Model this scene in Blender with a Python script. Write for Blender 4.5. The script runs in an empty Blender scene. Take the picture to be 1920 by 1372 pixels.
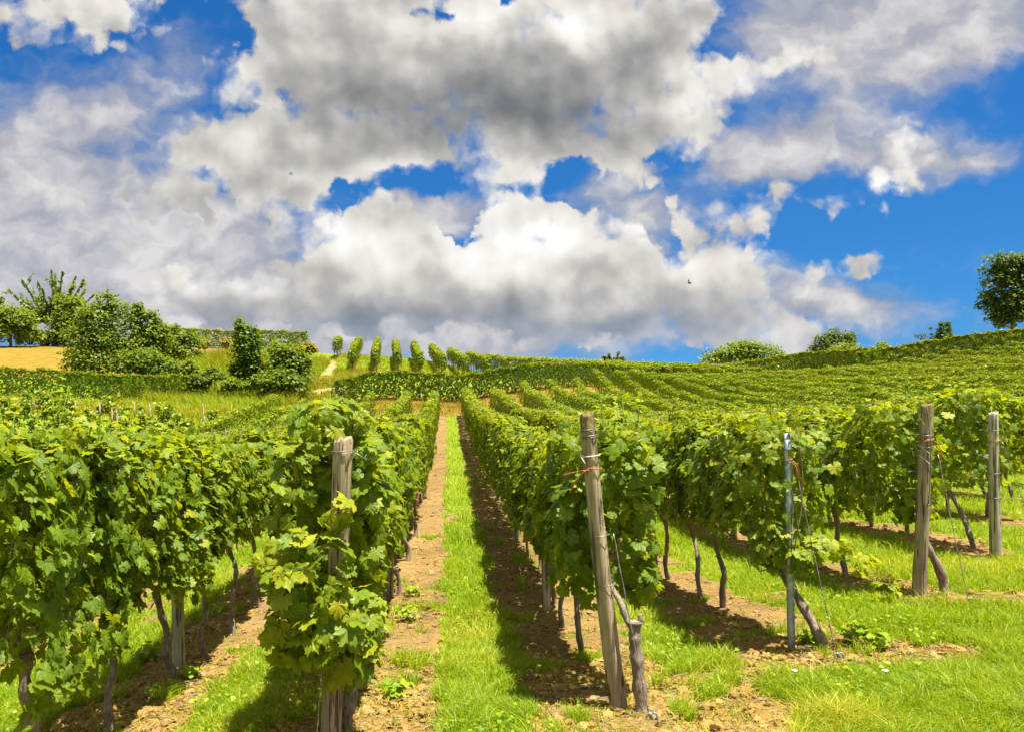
import bpy, bmesh, math, random
import numpy as np
from mathutils import Vector, Matrix

# ------------------------------------------------------------------ camera, world, sun, exposure
S = bpy.context.scene
COL = S.collection
EYE = 2.1                                   # camera height above the headland
FPX = 1400.0                                # focal length in pixels of the 1920 px wide photograph
cam_d = bpy.data.cameras.new('camera')
cam = bpy.data.objects.new('camera', cam_d)
COL.objects.link(cam)
cam.location = (0, 0, EYE)
cam.rotation_euler = (math.radians(90), 0, 0)   # looks straight along the vine rows (+Y)
cam_d.sensor_width = 36.0
cam_d.lens = 36.0 * FPX / 1920.0
cam_d.shift_x = (960 - 838) / 1920.0
cam_d.shift_y = (722 - 686) / 1920.0
cam_d.clip_start = 0.1
cam_d.clip_end = 9000
S.camera = cam
S.view_settings.view_transform = 'Standard'
S.view_settings.look = 'None'
S.view_settings.gamma = 1
S.view_settings.exposure = 1.58
S.render.film_transparent = False
S.cycles.max_bounces = 8
S.cycles.diffuse_bounces = 3
S.cycles.transmission_bounces = 4
S.cycles.transparent_max_bounces = 4
S.cycles.caustics_reflective = False
S.cycles.caustics_refractive = False
S.cycles.use_denoising = True

SUN_EL = math.radians(77)
SUN_AZ = math.radians(116)                  # compass bearing, clockwise from +Y (the rows' direction): from the right, high
sun_dir = Vector((math.sin(SUN_AZ) * math.cos(SUN_EL), math.cos(SUN_AZ) * math.cos(SUN_EL), math.sin(SUN_EL)))
sd = bpy.data.lights.new('sun', 'SUN')
sd.energy = 5.0
sd.angle = math.radians(0.53)
sd.color = (1.0, 0.94, 0.82)
so = bpy.data.objects.new('sun', sd)
COL.objects.link(so)
so.rotation_euler = sun_dir.to_track_quat('Z', 'Y').to_euler()

class NT:
    """small helper for building node trees"""
    def __init__(s, tree):
        s.t = tree
    def n(s, typ, **kw):
        o = s.t.nodes.new(typ)
        for k, v in kw.items():
            setattr(o, k, v)
        return o
    def l(s, a, b):
        s.t.links.new(a, b)
    def val(s, sock, v):
        if isinstance(v, bpy.types.NodeSocket):
            s.l(v, sock)
        else:
            sock.default_value = v
    def math(s, op, a, b=None, c=None, clamp=False):
        o = s.n('ShaderNodeMath', operation=op)
        o.use_clamp = clamp
        s.val(o.inputs[0], a)
        if b is not None: s.val(o.inputs[1], b)
        if c is not None: s.val(o.inputs[2], c)
        return o.outputs[0]
    def vmath(s, op, a, b=None):
        o = s.n('ShaderNodeVectorMath', operation=op)
        s.val(o.inputs[0], a)
        if b is not None: s.val(o.inputs[1], b)
        return o.outputs[0]
    def mix(s, f, a, b, blend='MIX'):
        o = s.n('ShaderNodeMix', data_type='RGBA', blend_type=blend)
        s.val(o.inputs[0], f)
        s.val(o.inputs[6], a if isinstance(a, bpy.types.NodeSocket) else (*a, 1) if len(a) == 3 else a)
        s.val(o.inputs[7], b if isinstance(b, bpy.types.NodeSocket) else (*b, 1) if len(b) == 3 else b)
        return o.outputs[2]
    def noise(s, vec, scale, detail=4, rough=0.5, dist=0.0, dim='3D', color=False):
        o = s.n('ShaderNodeTexNoise', noise_dimensions=dim)
        if vec is not None: s.l(vec, o.inputs['Vector'])
        o.inputs['Scale'].default_value = scale
        o.inputs['Detail'].default_value = detail
        o.inputs['Roughness'].default_value = rough
        o.inputs['Distortion'].default_value = dist
        return o.outputs['Color' if color else 'Fac']
    def smooth(s, x, lo, hi, a=0.0, b=1.0):
        o = s.n('ShaderNodeMapRange', interpolation_type='SMOOTHSTEP')
        s.val(o.inputs[0], x); s.val(o.inputs[1], lo); s.val(o.inputs[2], hi); s.val(o.inputs[3], a); s.val(o.inputs[4], b)
        return o.outputs[0]
    def ramp(s, x, stops, interp='LINEAR'):
        o = s.n('ShaderNodeValToRGB')
        r = o.color_ramp
        r.interpolation = interp
        while len(r.elements) < len(stops): r.elements.new(0.5)
        for e, (p, c) in zip(r.elements, stops):
            e.position = p; e.color = (*c, 1)
        s.l(x, o.inputs[0])
        return o.outputs[0]

def lin(r, g, b):
    f = lambda v: (v / 255 / 12.92) if v / 255 <= 0.04045 else ((v / 255 + 0.055) / 1.055) ** 2.4
    return (f(r), f(g), f(b))
# ------------------------------------------------------------------ sky: Nishita daylight with procedural clouds by direction
world = bpy.data.worlds.new('World')
world.use_nodes = True
wt = world.node_tree
wt.nodes.clear()
W = NT(wt)
wout = W.n('ShaderNodeOutputWorld')
bg = W.n('ShaderNodeBackground')
bg.inputs['Strength'].default_value = 0.05
W.l(bg.outputs[0], wout.inputs[0])
sky = W.n('ShaderNodeTexSky', sky_type='NISHITA')
sky.sun_disc = False
sky.sun_elevation = SUN_EL
sky.sun_rotation = SUN_AZ
sky.altitude = 300
sky.air_density = 1.0
sky.dust_density = 0.6
sky.ozone_density = 2.0
tc = W.n('ShaderNodeTexCoord')
sx = W.n('ShaderNodeSeparateXYZ')
W.l(tc.outputs['Generated'], sx.inputs[0])
ay = W.math('MAXIMUM', W.math('ABSOLUTE', sx.outputs[1]), 0.06)
cu = W.math('ADD', W.math('MULTIPLY', W.math('DIVIDE', sx.outputs[0], ay), 14.0), 8.38)
cv = W.math('MULTIPLY', W.math('DIVIDE', sx.outputs[2], ay), 14.0)
cp = W.n('ShaderNodeCombineXYZ')
W.l(cu, cp.inputs[0]); W.l(cv, cp.inputs[1])
P = cp.outputs[0]
# Cloud lobes in sky units of 4.1 degrees (x, y counted down from the 27 degree line, half width, half height, tilt, height).
# They are summed on a coarse grid, and the grid goes into colour ramps: one pair of ramps per band of elevation.
CUM = [
 # bright bank in the middle
 (6.7,5.0,1.25,1.25,0,1),(6.95,4.45,1.0,.75,0,1),(6.2,5.25,1.3,.75,0,.9),(7.6,4.3,.55,.5,0,.75),
 (9.2,4.75,1.3,1.15,0,1),(9.1,4.35,.75,.6,0,1),(10.2,4.8,1.4,1.15,0,1),(10.2,4.45,.75,.65,0,1),
 (11.2,4.85,1.15,.9,0,1),(11.85,4.6,.55,.45,0,.8),(8.3,5.3,2.6,.95,0,1),(10.3,5.4,2.0,.85,0,1),
 (5.7,5.75,.9,.75,0,.75),(9.0,5.75,4.6,.75,0,.9),(12.0,4.75,.5,.45,0,.8),
 # right hand bank
 (13.2,5.2,1.25,.75,0,1),(12.5,5.3,1.0,.85,0,1),(14.1,5.15,.7,.7,0,.8),(12.9,5.8,2.3,.8,0,.9),(13.6,4.95,.6,.5,0,.8),
 (14.7,6.25,.85,.6,0,1),(14.2,6.5,.85,.35,0,1),(15.0,6.5,.75,.55,0,1),
 # left low bank
 (3.5,5.45,1.4,.65,0,.7),(4.5,5.75,1.4,.75,0,.75),(5.1,5.3,.5,.3,0,.6),
 # small puffs
 (16.3,4.95,.62,.36,5,.75),(15.25,4.95,.5,.5,0,.7),(15.2,5.3,.5,.25,0,.62),(15.75,3.9,.5,.25,10,.62),
 (16.95,3.2,.95,.5,25,.7),(16.55,3.65,.35,.55,-15,.55),(17.0,2.5,.75,.55,15,.62),(15.75,3.1,.6,.3,40,.5),(16.4,2.75,.5,.35,30,.5),
 (13.1,4.3,1.05,.42,5,.58),(12.8,3.9,.75,.35,-10,.5),(14.2,4.05,1.15,.38,30,.66),(14.7,3.55,.5,.42,30,.6),(13.5,3.85,.5,.35,-20,.5),
 # great cloud overhead
 (6.5,.9,2.7,1.6,0,1),(9.0,1.3,4.4,1.9,0,1),(11.3,1.2,2.6,1.7,0,1),(12.6,2.0,1.3,1.1,0,1),(12.5,.4,1.5,1.1,0,1),
 (13.6,1.55,1.3,.6,22,.9),(14.8,1.15,1.2,.45,18,.8),(15.5,1.05,.7,.3,20,.6),(9.5,3.0,1.15,.75,0,1),(10.5,2.6,1.7,.9,0,1),(11.6,2.6,1.4,.65,0,.9),
 (6.8,2.5,2.2,1.0,0,1),(4.9,2.9,2.2,.9,0,1),(4.1,2.7,1.2,.65,0,.9),(3.4,3.4,1.2,.9,0,.85),(5.5,3.5,1.8,.8,0,.95),(4.8,1.5,1.1,.6,0,.9),
 (5.6,.15,1.8,1.0,0,1),(9.0,0,3.4,1.1,0,1),(11.8,3.35,1.1,.35,0,.55),
 (1.2,.1,1.9,1.0,0,.9),(2.2,.4,1.3,.7,0,.6),
 (7.5,2.45,1.4,.55,5,.85),(8.1,4.8,1.0,.55,0,.85),(6.0,3.3,1.1,.55,15,.8),(7.3,2.75,.7,.4,0,.6),
 # beyond the frame overhead
 (8,-3,6,2.0,0,.9),(0,-2.5,4,1.5,0,.8),(18,-3.5,5,1.8,0,.8),(-6,3,4,2,0,.9),(26,3,4,1.4,0,.8),
]
HOLES = [(12.3,4.3,.3,.4,10,.4),(8.3,.1,.32,.17,0,.8),(9.6,-.05,.3,.2,0,.7),(5.35,3.3,.3,.2,0,.3),(6.4,3.65,.35,.25,0,.35),(8.6,4.15,.3,.55,20,.6),
         (13.45,.7,.35,.3,0,.5),(4.4,.5,.5,.5,0,.4),(12.1,4.9,.45,.10,42,.25),(10.7,3.25,.35,.35,30,.5)]
DARK = [(8.8,1.9,4.2,1.3,0,.85),(9.2,2.15,1.4,.7,0,.45),(11.2,1.9,2.2,1.2,0,.5),(6.3,1.9,1.8,.8,0,.45),(12.2,1.0,1.2,.7,30,.35),(6.9,.8,1.5,.6,0,.25),(9.6,.6,.9,.35,0,.3),
        (8.5,6.15,5.5,.6,0,.9),(6.7,5.85,1.3,.6,0,.4),(12.6,6.0,2.6,.65,0,.55),(1.5,3.2,3.5,2.0,0,.4),(4.8,3.7,2.3,.6,0,.35),(4.5,6.0,2.5,.6,0,.35),(5.6,2.1,1.0,.6,0,.25),(1.5,.75,2.0,.5,0,.3)]
LIGHT = [(9.2,4.5,1.8,1.0,0,.55),(10.5,4.55,2.0,1.05,0,.55),(6.8,4.45,1.4,.75,0,.65),(8.9,.25,1.6,.8,0,.6),(11.0,.5,1.6,.8,15,.6),(7.6,.7,1.2,.7,20,.3),(13.5,1.5,2.2,.7,20,.4),(4.2,2.75,1.5,.5,10,.4),
         (14.6,6.2,1.3,.7,0,.4),(13.2,5.0,1.4,.5,0,.25),(9.4,3.2,.9,.5,0,.25),(7.0,2.55,.9,.5,0,.25),(12.9,2.2,.9,.7,0,.3),(17,3,1.2,1.2,0,.4),(2.3,.25,1.0,.6,0,.25)]
VEIL = [(8.1,4.05,1.5,.42,0,.9),(13.55,3.0,.4,.28,20,.8),(14.3,3.1,.38,.3,-25,.8),(15.0,3.25,.55,.25,10,.8),(15.2,2.55,1.3,.55,25,.55),(13.8,2.6,.5,.25,0,.5),(14.5,2.45,.5,.22,20,.55),(11.4,3.4,1.2,.35,10,.7),(16.2,.7,3.2,1.3,-12,.9),(18.2,.2,2,1,0,.6),(4.5,5.9,6.5,1.2,0,.9),(9,6.3,7,.6,0,.55),(1.5,4.2,4,1.6,0,.5),(13.8,3.2,.9,.35,-20,.45),(14.9,3.1,.7,.3,15,.45),(12.2,4.6,1.2,.9,0,.45),(16.2,2.9,.9,.6,30,.4),(13.6,2.7,.8,.3,-30,.35),(17.6,3.0,2.2,.5,0,.5),(15.5,5.6,2.6,.5,0,.5),(.8,3.3,3.6,2.6,0,1.0),(2.6,4.5,4.5,1.2,0,.9),(3.5,5.5,5.5,1.3,0,.9),(1.0,5.2,3,1.2,0,.6),(7.5,6.1,8,1.2,0,.8),(12,3.9,2.3,.8,0,.75),(8.2,4.0,1.8,.45,0,.75),(15.3,2.2,2.6,1.6,0,.55),(18,2.9,2.6,.75,0,.6),
        (16,5.9,3.6,.8,0,.6),(17.2,.4,3.6,1.6,0,1.1),(14.6,.6,1.8,.9,0,.7),(2.6,1.8,2.8,1.3,0,.5),(3.6,.8,1.2,.8,0,.55),(4.0,4.3,3,.8,0,.7),(14.8,5.2,1.7,.7,0,.5),(14,3.0,1.8,1.0,0,.42),(11.5,5.0,1.5,1.2,0,.3),
        (6,-4,9,3,0,.7),(-6,4,6,4,0,.8),(24,5,5,2,0,.6)]

GX0, GX1, NSX = -2.0, 22.0, 64
GY1, NRY = 8.8, 30
gx = np.concatenate([np.linspace(GX0, 10, 32), np.linspace(10, GX1, 32)])
gy = np.linspace(0, GY1, NRY)
MX, MY = np.meshgrid(gx, gy)
def lobe(b):
    cx, cy, rx, ry, rot, amp = b
    c, s_ = math.cos(math.radians(rot)), math.sin(math.radians(rot))
    dx, dy = MX - cx, MY - (7.22 - cy)
    q = np.sqrt(((dx * c + dy * s_) / rx) ** 2 + ((-dx * s_ + dy * c) / ry) ** 2)
    return amp * np.clip(1 - q, 0, 1), amp * np.exp(-(q / .62) ** 2)
RS = 1.22
cov = np.zeros_like(MX)
for b in CUM:
    v = lobe((b[0], b[1], b[2] * RS, b[3] * RS, b[4], b[5]))[0]
    cov = np.maximum(cov, v) + .25 * np.minimum(cov, v) * (1 - np.maximum(cov, v))
for b in HOLES: cov = cov - lobe((b[0], b[1], b[2] * 1.5, b[3] * 1.5, b[4], b[5] * 1.5))[0]
cov[gy > 8.3] = .8          # unseen bright cloud cover above the picture, added for fill light
ton = sum(lobe(b)[1] for b in LIGHT) - sum(lobe(b)[1] for b in DARK)
ton[gy > 8.3] = .35
vei = sum(lobe(b)[1] for b in VEIL)
enc = np.stack([np.clip(cov, -.3, 1.2) * .5 + .25, np.clip(ton, -1.3, 1.3) * .3 + .5, np.clip(vei, 0, 1.6) * .5], -1)

def nz(T, vec, scale, detail, rough, color=False):
    return T.noise(vec, scale, detail, rough, dim='2D', color=color)
def vscale(T, v, f):
    o = T.n('ShaderNodeVectorMath', operation='SCALE'); T.l(v, o.inputs[0]); o.inputs['Scale'].default_value = f
    return o.outputs[0]
w1 = W.vmath('SUBTRACT', nz(W, P, .9, 2, .5, True), (.5, .5, .5))
w2 = W.vmath('SUBTRACT', nz(W, P, 3.4, 5, .62, True), (.5, .5, .5))
wv = W.vmath('ADD', vscale(W, w1, .65), vscale(W, w2, .25))
pw = W.vmath('ADD', P, wv)
sp = W.n('ShaderNodeSeparateXYZ'); W.l(pw, sp.inputs[0])
fl = W.math('MULTIPLY', W.math('SUBTRACT', sp.outputs[0], GX0), 1 / 12.0, clamp=True)
fr = W.math('MULTIPLY', W.math('SUBTRACT', sp.outputs[0], 10.0), 1 / 12.0, clamp=True)
ty = W.math('MULTIPLY', sp.outputs[1], (NRY - 1) / GY1)
accs = [None, None]
for r in range(NRY):
    fac = W.math('SUBTRACT', ty, float(r - 1)) if r else None
    for k, f in enumerate((fl, fr)):
        row = enc[r, k * 32:(k + 1) * 32]
        c = W.ramp(f, [(i / 31.0, tuple(float(q) for q in row[i])) for i in range(32)])
        accs[k] = c if r == 0 else W.mix(fac, accs[k], c)
field = W.mix(W.math('GREATER_THAN', sp.outputs[0], 10.0), accs[0], accs[1])
sf = W.n('ShaderNodeSeparateColor'); W.l(field, sf.inputs[0])
base = W.math('MULTIPLY', W.math('SUBTRACT', sf.outputs[0], .25), 2.0)
tone0 = W.math('MULTIPLY', W.math('SUBTRACT', sf.outputs[1], .5), 1 / .3)
veil0 = W.math('MULTIPLY', sf.outputs[2], 2.0)

def billow(vec):
    o = W.n('ShaderNodeTexVoronoi', feature='F1', voronoi_dimensions='2D')
    W.l(vec, o.inputs['Vector'])
    o.inputs['Scale'].default_value = 1.45; o.inputs['Detail'].default_value = 2
    o.inputs['Roughness'].default_value = .55
    v = W.math('MULTIPLY', W.math('SUBTRACT', .5, o.outputs['Distance']), .34)
    return W.math('ADD', v, W.math('MULTIPLY', W.math('SUBTRACT', nz(W, vec, 2.2, 5, .5), .5), .42))
pb = W.vmath('ADD', P, vscale(W, w2, .25))
B0 = billow(pb)
B1 = billow(W.vmath('ADD', pb, (.12, .22, 0)))
soft0 = nz(W, P, .85, 2, .45)
soft1 = nz(W, W.vmath('ADD', P, (.22, .42, 0)), .85, 2, .45)
relief = W.math('ADD', W.math('MULTIPLY', W.math('SUBTRACT', B0, B1), .34), W.math('MULTIPLY', W.math('SUBTRACT', soft0, soft1), .75))
H0 = W.math('ADD', base, B0)
sof = W.math('ADD', W.smooth(cv, 3.0, 4.2, .28, .36), W.math('MULTIPLY', W.smooth(soft0, .42, .66), .34))
sof = W.math('ADD', sof, W.math('MULTIPLY', W.smooth(cu, 12.0, 14.0), .16))
alpha = W.smooth(H0, .15, sof)
edge = W.smooth(H0, .30, 1.0)
tone = W.math('ADD', W.math('ADD', W.math('MULTIPLY', tone0, .42), W.math('MULTIPLY', relief, .8)), .60)
tone = W.math('SUBTRACT', tone, W.math('MULTIPLY', edge, .14))
tone = W.math('ADD', tone, W.math('MULTIPLY', B0, .10))
K = 7.4                                       # radiance of a white cloud in the units of the sky texture
def rad(r, g_, b): return tuple(K * v for v in lin(r, g_, b))
ccol = W.ramp(tone, [(0.0, rad(112,116,120)), (.2, rad(142,143,143)), (.42, rad(180,178,175)), (.64, rad(222,218,212)), (.86, rad(246,244,241)), (1.0, rad(255,254,252))])
ccol2 = W.ramp(tone, [(0.0, rad(120,142,172)), (.3, rad(150,160,178)), (.6, rad(190,190,196)), (1.0, rad(255,250,248))])
ccol = W.mix(W.smooth(cv, .4, 2.0), ccol2, ccol)
vn = nz(W, W.vmath('MULTIPLY', pw, (.75, 1.25, 1)), 1.2, 5, .52)
veil = W.math('ADD', veil0, W.math('MULTIPLY', W.math('SUBTRACT', vn, .5), .85))
va = W.math('MULTIPLY', W.smooth(veil, .12, .95), .94)
vt = W.math('ADD', W.math('ADD', vn, W.math('MULTIPLY', relief, .25)), W.math('MULTIPLY', W.math('SUBTRACT', veil0, .7), .16))
vcol = W.ramp(vt, [(.2, rad(136,146,168)), (.5, rad(175,175,182)), (.8, rad(220,216,213))])

# clear sky: the deep blue of the photograph's processing
hs = W.n('ShaderNodeHueSaturation')
hs.inputs['Saturation'].default_value = 1.35
up = W.vmath('NORMALIZE', W.vmath('ADD', W.vmath('MULTIPLY', tc.outputs['Generated'], (1, 1, .8)), (0, 0, .125)))
W.l(up, sky.inputs['Vector'])
W.l(sky.outputs[0], hs.inputs['Color'])
clear = W.mix(1.0, hs.outputs[0], (.34, .70, .90), 'MULTIPLY')
c1 = W.mix(va, clear, vcol)
c2 = W.mix(alpha, c1, ccol)
W.l(c2, bg.inputs['Color'])
S.world = world
# ------------------------------------------------------------------ terrain
rng = np.random.default_rng(7)
CTRL = np.array([
 # headland and the field that falls away from it
 (0,-6,0),(-8,-6,-.2),(10,-6,.1),(0,1,0),(-5,2,-.35),(6,3,.05),(.2,4.5,0),(-.75,4.3,-.02),(1.1,4.9,-.01),(1.1,6.1,-.24),(1.1,7.5,-.40),(.2,10,-.42),(.2,15,-.42),(.2,20,-.40),
 (.2,30,-.25),(.2,38,0),(.2,44,.22),(1,48.5,.98),(2.8,6,-.02),(2.95,7,-.13),(2.95,9.1,-.38),(2.9,15,-.5),(2.9,25,-.48),(2.9,36,-.1),(4.8,7.5,0),(4.9,8.5,-.12),(4.9,12,-.42),(4.9,25,-.55),
 (7,9.4,0),(7,11,-.06),(7,15,-.35),(9,6,.1),(10,11.5,.05),(8.65,27.6,-.6),(8.65,34.6,-.42),(8.65,38.7,-.14),(8.65,47.7,.30),(12.5,36.7,-.54),(12.5,44.4,-.13),(5,44,.32),(12,48.5,.4),
 (12,16,-.1),(17,50,.5),(17,40,-.1),(20,26,.2),(30,40,1.0),(40,53,2.2),(20,60,1.2),(30,62,1.75),(33,70,1.9),(40,66,2.45),(45,59,3.0),(26,69,1.65),(36,74,2.3),(25,90,3.0),(31,92,3.5),(39.7,93,4.4),(47,84,5.0),(57,80,5.9),(62,74,6.0),
 (-2.3,4,-.15),(-2.2,5.3,-.24),(-2.2,6.3,-.36),(-2.3,8,-.46),(-2.3,15,-.58),(-2.3,30,-.48),(-2.4,44,.2),(-.75,7,-.32),(-.75,10,-.42),
 # the hollow on the left
 (-5,5,-.6),(-5,10,-.85),(-6.7,26,-1.3),(-6.7,29,-1.27),(-8.6,28,-1.32),(-8.6,31.1,-1.22),(-8.6,35,-1.02),(-8.6,40.3,-.7),(-8.6,46.5,-.25),(-10.1,31.3,-1.18),(-10.1,34.6,-.9),(-10.1,38.7,-.55),(-10.1,44,-.15),
 (-6.5,45,-.1),(-15,14,-1.3),(-16,22,-1.0),(-17,35,.25),(-26,38,.6),(-27,46,1.25),(-18,55,1.1),(-9.5,52,.9),(-4.8,49,1.15),(-13,47,.35),
 # bank and upper slope
 (-38,60,3.6),(-30,62,3.6),(-25,70,5.2),(-45,75,6),(-20,62,3.5),(-13,62,3.3),(-12,72,4.9),(-8.5,56,2.2),(-9.8,62,3.2),(-8,75,4.75),(-4,62,3.0),(-1,62,2.8),(3,62,2.5),(-3.5,78,4.8),(3.5,78,3.4),(-22,85,5.9),(-35,85,6.2),
 (5.25,50,1.63),(10,56,2.0),(12,62,2.2),(14,78,2.8),(24.2,75,2.4),(25,79,2.3),(39.7,84,3.9),(42.5,80,4.0),(48,73,4.7),(53,70,5.3),(62,60,5.2),
 (-50,110,5.2),(-8,110,3.2),(20,110,1.8),(50,110,4.4),(85,90,6.0),(-70,60,4),(-60,30,1),(80,30,5),(30,10,.8),
])
def _tps(r2):
    return np.where(r2 > 1e-9, r2 * np.log(np.maximum(r2, 1e-9)), 0)
_XY = CTRL[:, :2] / 20.0
_d = ((_XY[:, None] - _XY[None]) ** 2).sum(-1)
_n = len(CTRL)
_A = np.zeros((_n + 3, _n + 3))
_A[:_n, :_n] = _tps(_d) + np.eye(_n) * 2e-4
_A[:_n, _n] = 1; _A[:_n, _n + 1:] = _XY
_A[_n:, :_n] = _A[:_n, _n:].T
_w = np.linalg.solve(_A, np.concatenate([CTRL[:, 2], np.zeros(3)]))
def ground(x, y):
    """terrain height, for scalars or arrays"""
    x = np.asarray(x, float); y = np.asarray(y, float)
    sh = np.broadcast(x, y).shape
    xf = np.broadcast_to(x, sh).ravel(); yf = np.broadcast_to(y, sh).ravel()
    out = np.empty(xf.size)
    for a in range(0, xf.size, 20000):
        q = np.stack([np.clip(xf[a:a + 20000], -80, 90), np.clip(yf[a:a + 20000], -8, 112)], -1) / 20.0
        r2 = ((q[:, None] - _XY[None]) ** 2).sum(-1)
        out[a:a + 20000] = _tps(r2) @ _w[:_n] + _w[_n] + q @ _w[_n + 1:]
    far = np.maximum.reduce([(xf - 70) / 150, (-xf - 60) / 150, (yf - 95) / 150, (-yf - 4) / 60, np.zeros_like(xf)])
    f = np.clip(far, 0, 1); f = f * f * (3 - 2 * f)
    out = out * (1 - f) + (-6.0) * f
    return out.reshape(sh) if sh else float(out[0])

ROWX = {'Z': -2.3, 'A': -.72, 'B': 1.13, 'C': 2.78, 'D': 4.72, 'E': 6.75}
ROWS = [-10.2, -8.5, -6.6, -4.5, -2.3, -.72, 1.13, 2.78, 4.72, 6.75] + [6.75 + 1.95 * k for k in range(1, 25)]
def row_start(x):
    if x < -1.5: return 3.3
    return float(np.interp(x, [-.72, 1.13, 2.78, 4.72, 6.75, 8.7, 12, 60], [4.45, 5.0, 6.0, 7.5, 9.3, 11.2, 15, 50]))
def row_end(x):
    return float(np.interp(x, [-14, -10.1, -6, -2.3, 0, 3, 8, 12.6, 16, 22, 30, 50], [40, 45, 45, 43.5, 43.8, 45, 50.5, 56, 61, 69, 74, 66]))

def vnoise(x, y, s, seed=0):
    """cheap smooth value noise"""
    x = np.asarray(x) * s + 31.7 * seed; y = np.asarray(y) * s + 17.3 * seed
    xi = np.floor(x).astype(np.int64); yi = np.floor(y).astype(np.int64)
    fx = x - xi; fy = y - yi
    fx = fx * fx * (3 - 2 * fx); fy = fy * fy * (3 - 2 * fy)
    def hsh(a, b):
        n = (a * 374761393 + b * 668265263 + seed * 974711) & 0x7fffffff
        n = ((n ^ (n >> 13)) * 1274126177) & 0x7fffffff
        return ((n ^ (n >> 16)) & 0xffff) / 65535.0
    return (hsh(xi, yi) * (1 - fx) + hsh(xi + 1, yi) * fx) * (1 - fy) + (hsh(xi, yi + 1) * (1 - fx) + hsh(xi + 1, yi + 1) * fx) * fy
def fbm(x, y, s, seed=0):
    return (vnoise(x, y, s, seed) + .5 * vnoise(x, y, s * 2.1, seed + 1) + .25 * vnoise(x, y, s * 4.3, seed + 2)) / 1.75

def sstep(x, a, b):
    t = np.clip((x - a) / (b - a), 0, 1)
    return t * t * (3 - 2 * t)
_rows = np.array(ROWS)
def soil(x, y):
    """1 on bare hoed earth under the rows, 0 in the grass"""
    x = np.asarray(x, float); y = np.asarray(y, float)
    n = fbm(x, y, 1.6, 3); n2 = fbm(x, y, 5.0, 9)
    d = np.abs(x[..., None] - _rows)
    k = d.argmin(-1); dx = x - _rows[k]
    st = np.interp(_rows[k], [-3, -.72, 1.13, 2.78, 4.72, 6.75, 8.7, 60], [2, 2, 4.4, 5.4, 7.2, 9.2, 11, 50])
    en = np.interp(_rows[k], [-14, -2.3, 3, 8, 12.6, 16, 30], [41, 45, 45, 48, 50, 58, 69])
    hw = np.where(_rows[k] > 4, .30, .54) + (n - .5) * .32 + (n2 - .5) * .18
    hw = np.where(np.abs(_rows[k] + .72) < .01, np.where(dx > 0, .66, .45) + (n - .5) * .2 + (n2 - .5) * .14, hw)
    m = sstep(hw - np.abs(dx - .02), -.07, .07)
    # ragged near end of each strip
    m = m * sstep(y - st - (n - .5) * .9, -.25, .25) * sstep(en - y, -.5, .5)
    # trodden patches round the row ends
    for (px, py, rx, ry) in ((3.3, 5.72, .85, .30), (5.35, 7.15, .5, .28), (1.35, 4.45, .52, .30)):
        q = ((x - px) / rx) ** 2 + ((y - py) / ry) ** 2
        m = np.maximum(m, sstep(1.15 - q + (n - .5) * 1.1 + (n2 - .5) * .5, 0, .35))
    # weeds scattered over the earth, worn spots in the grass
    m = m * (1 - .85 * sstep(fbm(x, y, 2.7, 21), .66, .74))
    m = np.maximum(m, .75 * sstep(fbm(x, y, 1.1, 33), .70, .78))
    return np.where(y > en + 3, 0, m)
def dryness(x, y):
    """straw coloured grass: the cross track behind the rows, the mown meadow and the upper rows' alleys"""
    x = np.asarray(x, float); y = np.asarray(y, float)
    n = fbm(x, y, .5, 5)
    en = np.interp(x, [-14, -10.1, -2.3, 3, 8, 12.6, 16, 22, 50], [42, 46, 43.6, 45, 50.5, 56, 61, 69, 66])
    a = sstep(y - en - (n - .5) * 1.5, -.6, .8) * sstep(en + 6.5 - y, 0, 1.2) * (x > -8.5)
    b = sstep(-20.5 - x + (n - .5) * 3, 0, 2) * sstep(y, 55, 58) * .95
    c = sstep(y - 38 - (n - .5) * 6, 0, 2) * sstep(47 - y, 0, 2) * sstep(-13.5 - x, 0, 2) * .45
    # upper block: strips under its rows
    t = (x + .0786 * (y - 62)) / 1.9 + 100.13
    e = np.abs(t - np.round(t))
    d_ = sstep(.24 - e + (n - .5) * .3, 0, .12) * sstep(y, 57, 60) * (x > -12) * .9
    f = sstep(y, 52, 56) * sstep(n, .45, .7) * .6
    return np.clip(np.maximum.reduce([a, b, c, d_, f]), 0, 1)

def make_mesh(name, V, F, mat=None, attrs=None, smooth=False):
    """V (n,3), F (m,3) or (m,4) or a list of such arrays -> one mesh datablock"""
    V = np.ascontiguousarray(V, dtype=np.float32)
    Fs = F if isinstance(F, list) else [F]
    Fs = [np.asarray(f, dtype=np.int32) for f in Fs if len(f)]
    me = bpy.data.meshes.new(name)
    me.vertices.add(len(V)); me.vertices.foreach_set('co', V.ravel())
    idx = np.concatenate([f.ravel() for f in Fs])
    tot = np.concatenate([np.full(len(f), f.shape[1], np.int32) for f in Fs])
    me.loops.add(len(idx)); me.loops.foreach_set('vertex_index', idx)
    me.polygons.add(len(tot))
    me.polygons.foreach_set('loop_start', np.concatenate([[0], np.cumsum(tot)[:-1]]).astype(np.int32))
    me.polygons.foreach_set('loop_total', tot)
    if smooth: me.polygons.foreach_set('use_smooth', np.ones(len(tot), bool))
    for k, v in (attrs or {}).items():
        v = np.asarray(v, np.float32)
        if v.ndim == 1:
            at = me.attributes.new(k, 'FLOAT', 'POINT'); at.data.foreach_set('value', v)
        else:
            at = me.attributes.new(k, 'FLOAT_VECTOR', 'POINT'); at.data.foreach_set('vector', v.ravel())
    me.update(); me.validate()
    if mat: me.materials.append(mat)
    return me
def link(name, me, parent=None, loc=None):
    o = bpy.data.objects.new(name, me)
    COL.objects.link(o)
    if parent: o.parent = parent
    if loc is not None: o.location = loc
    return o
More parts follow.
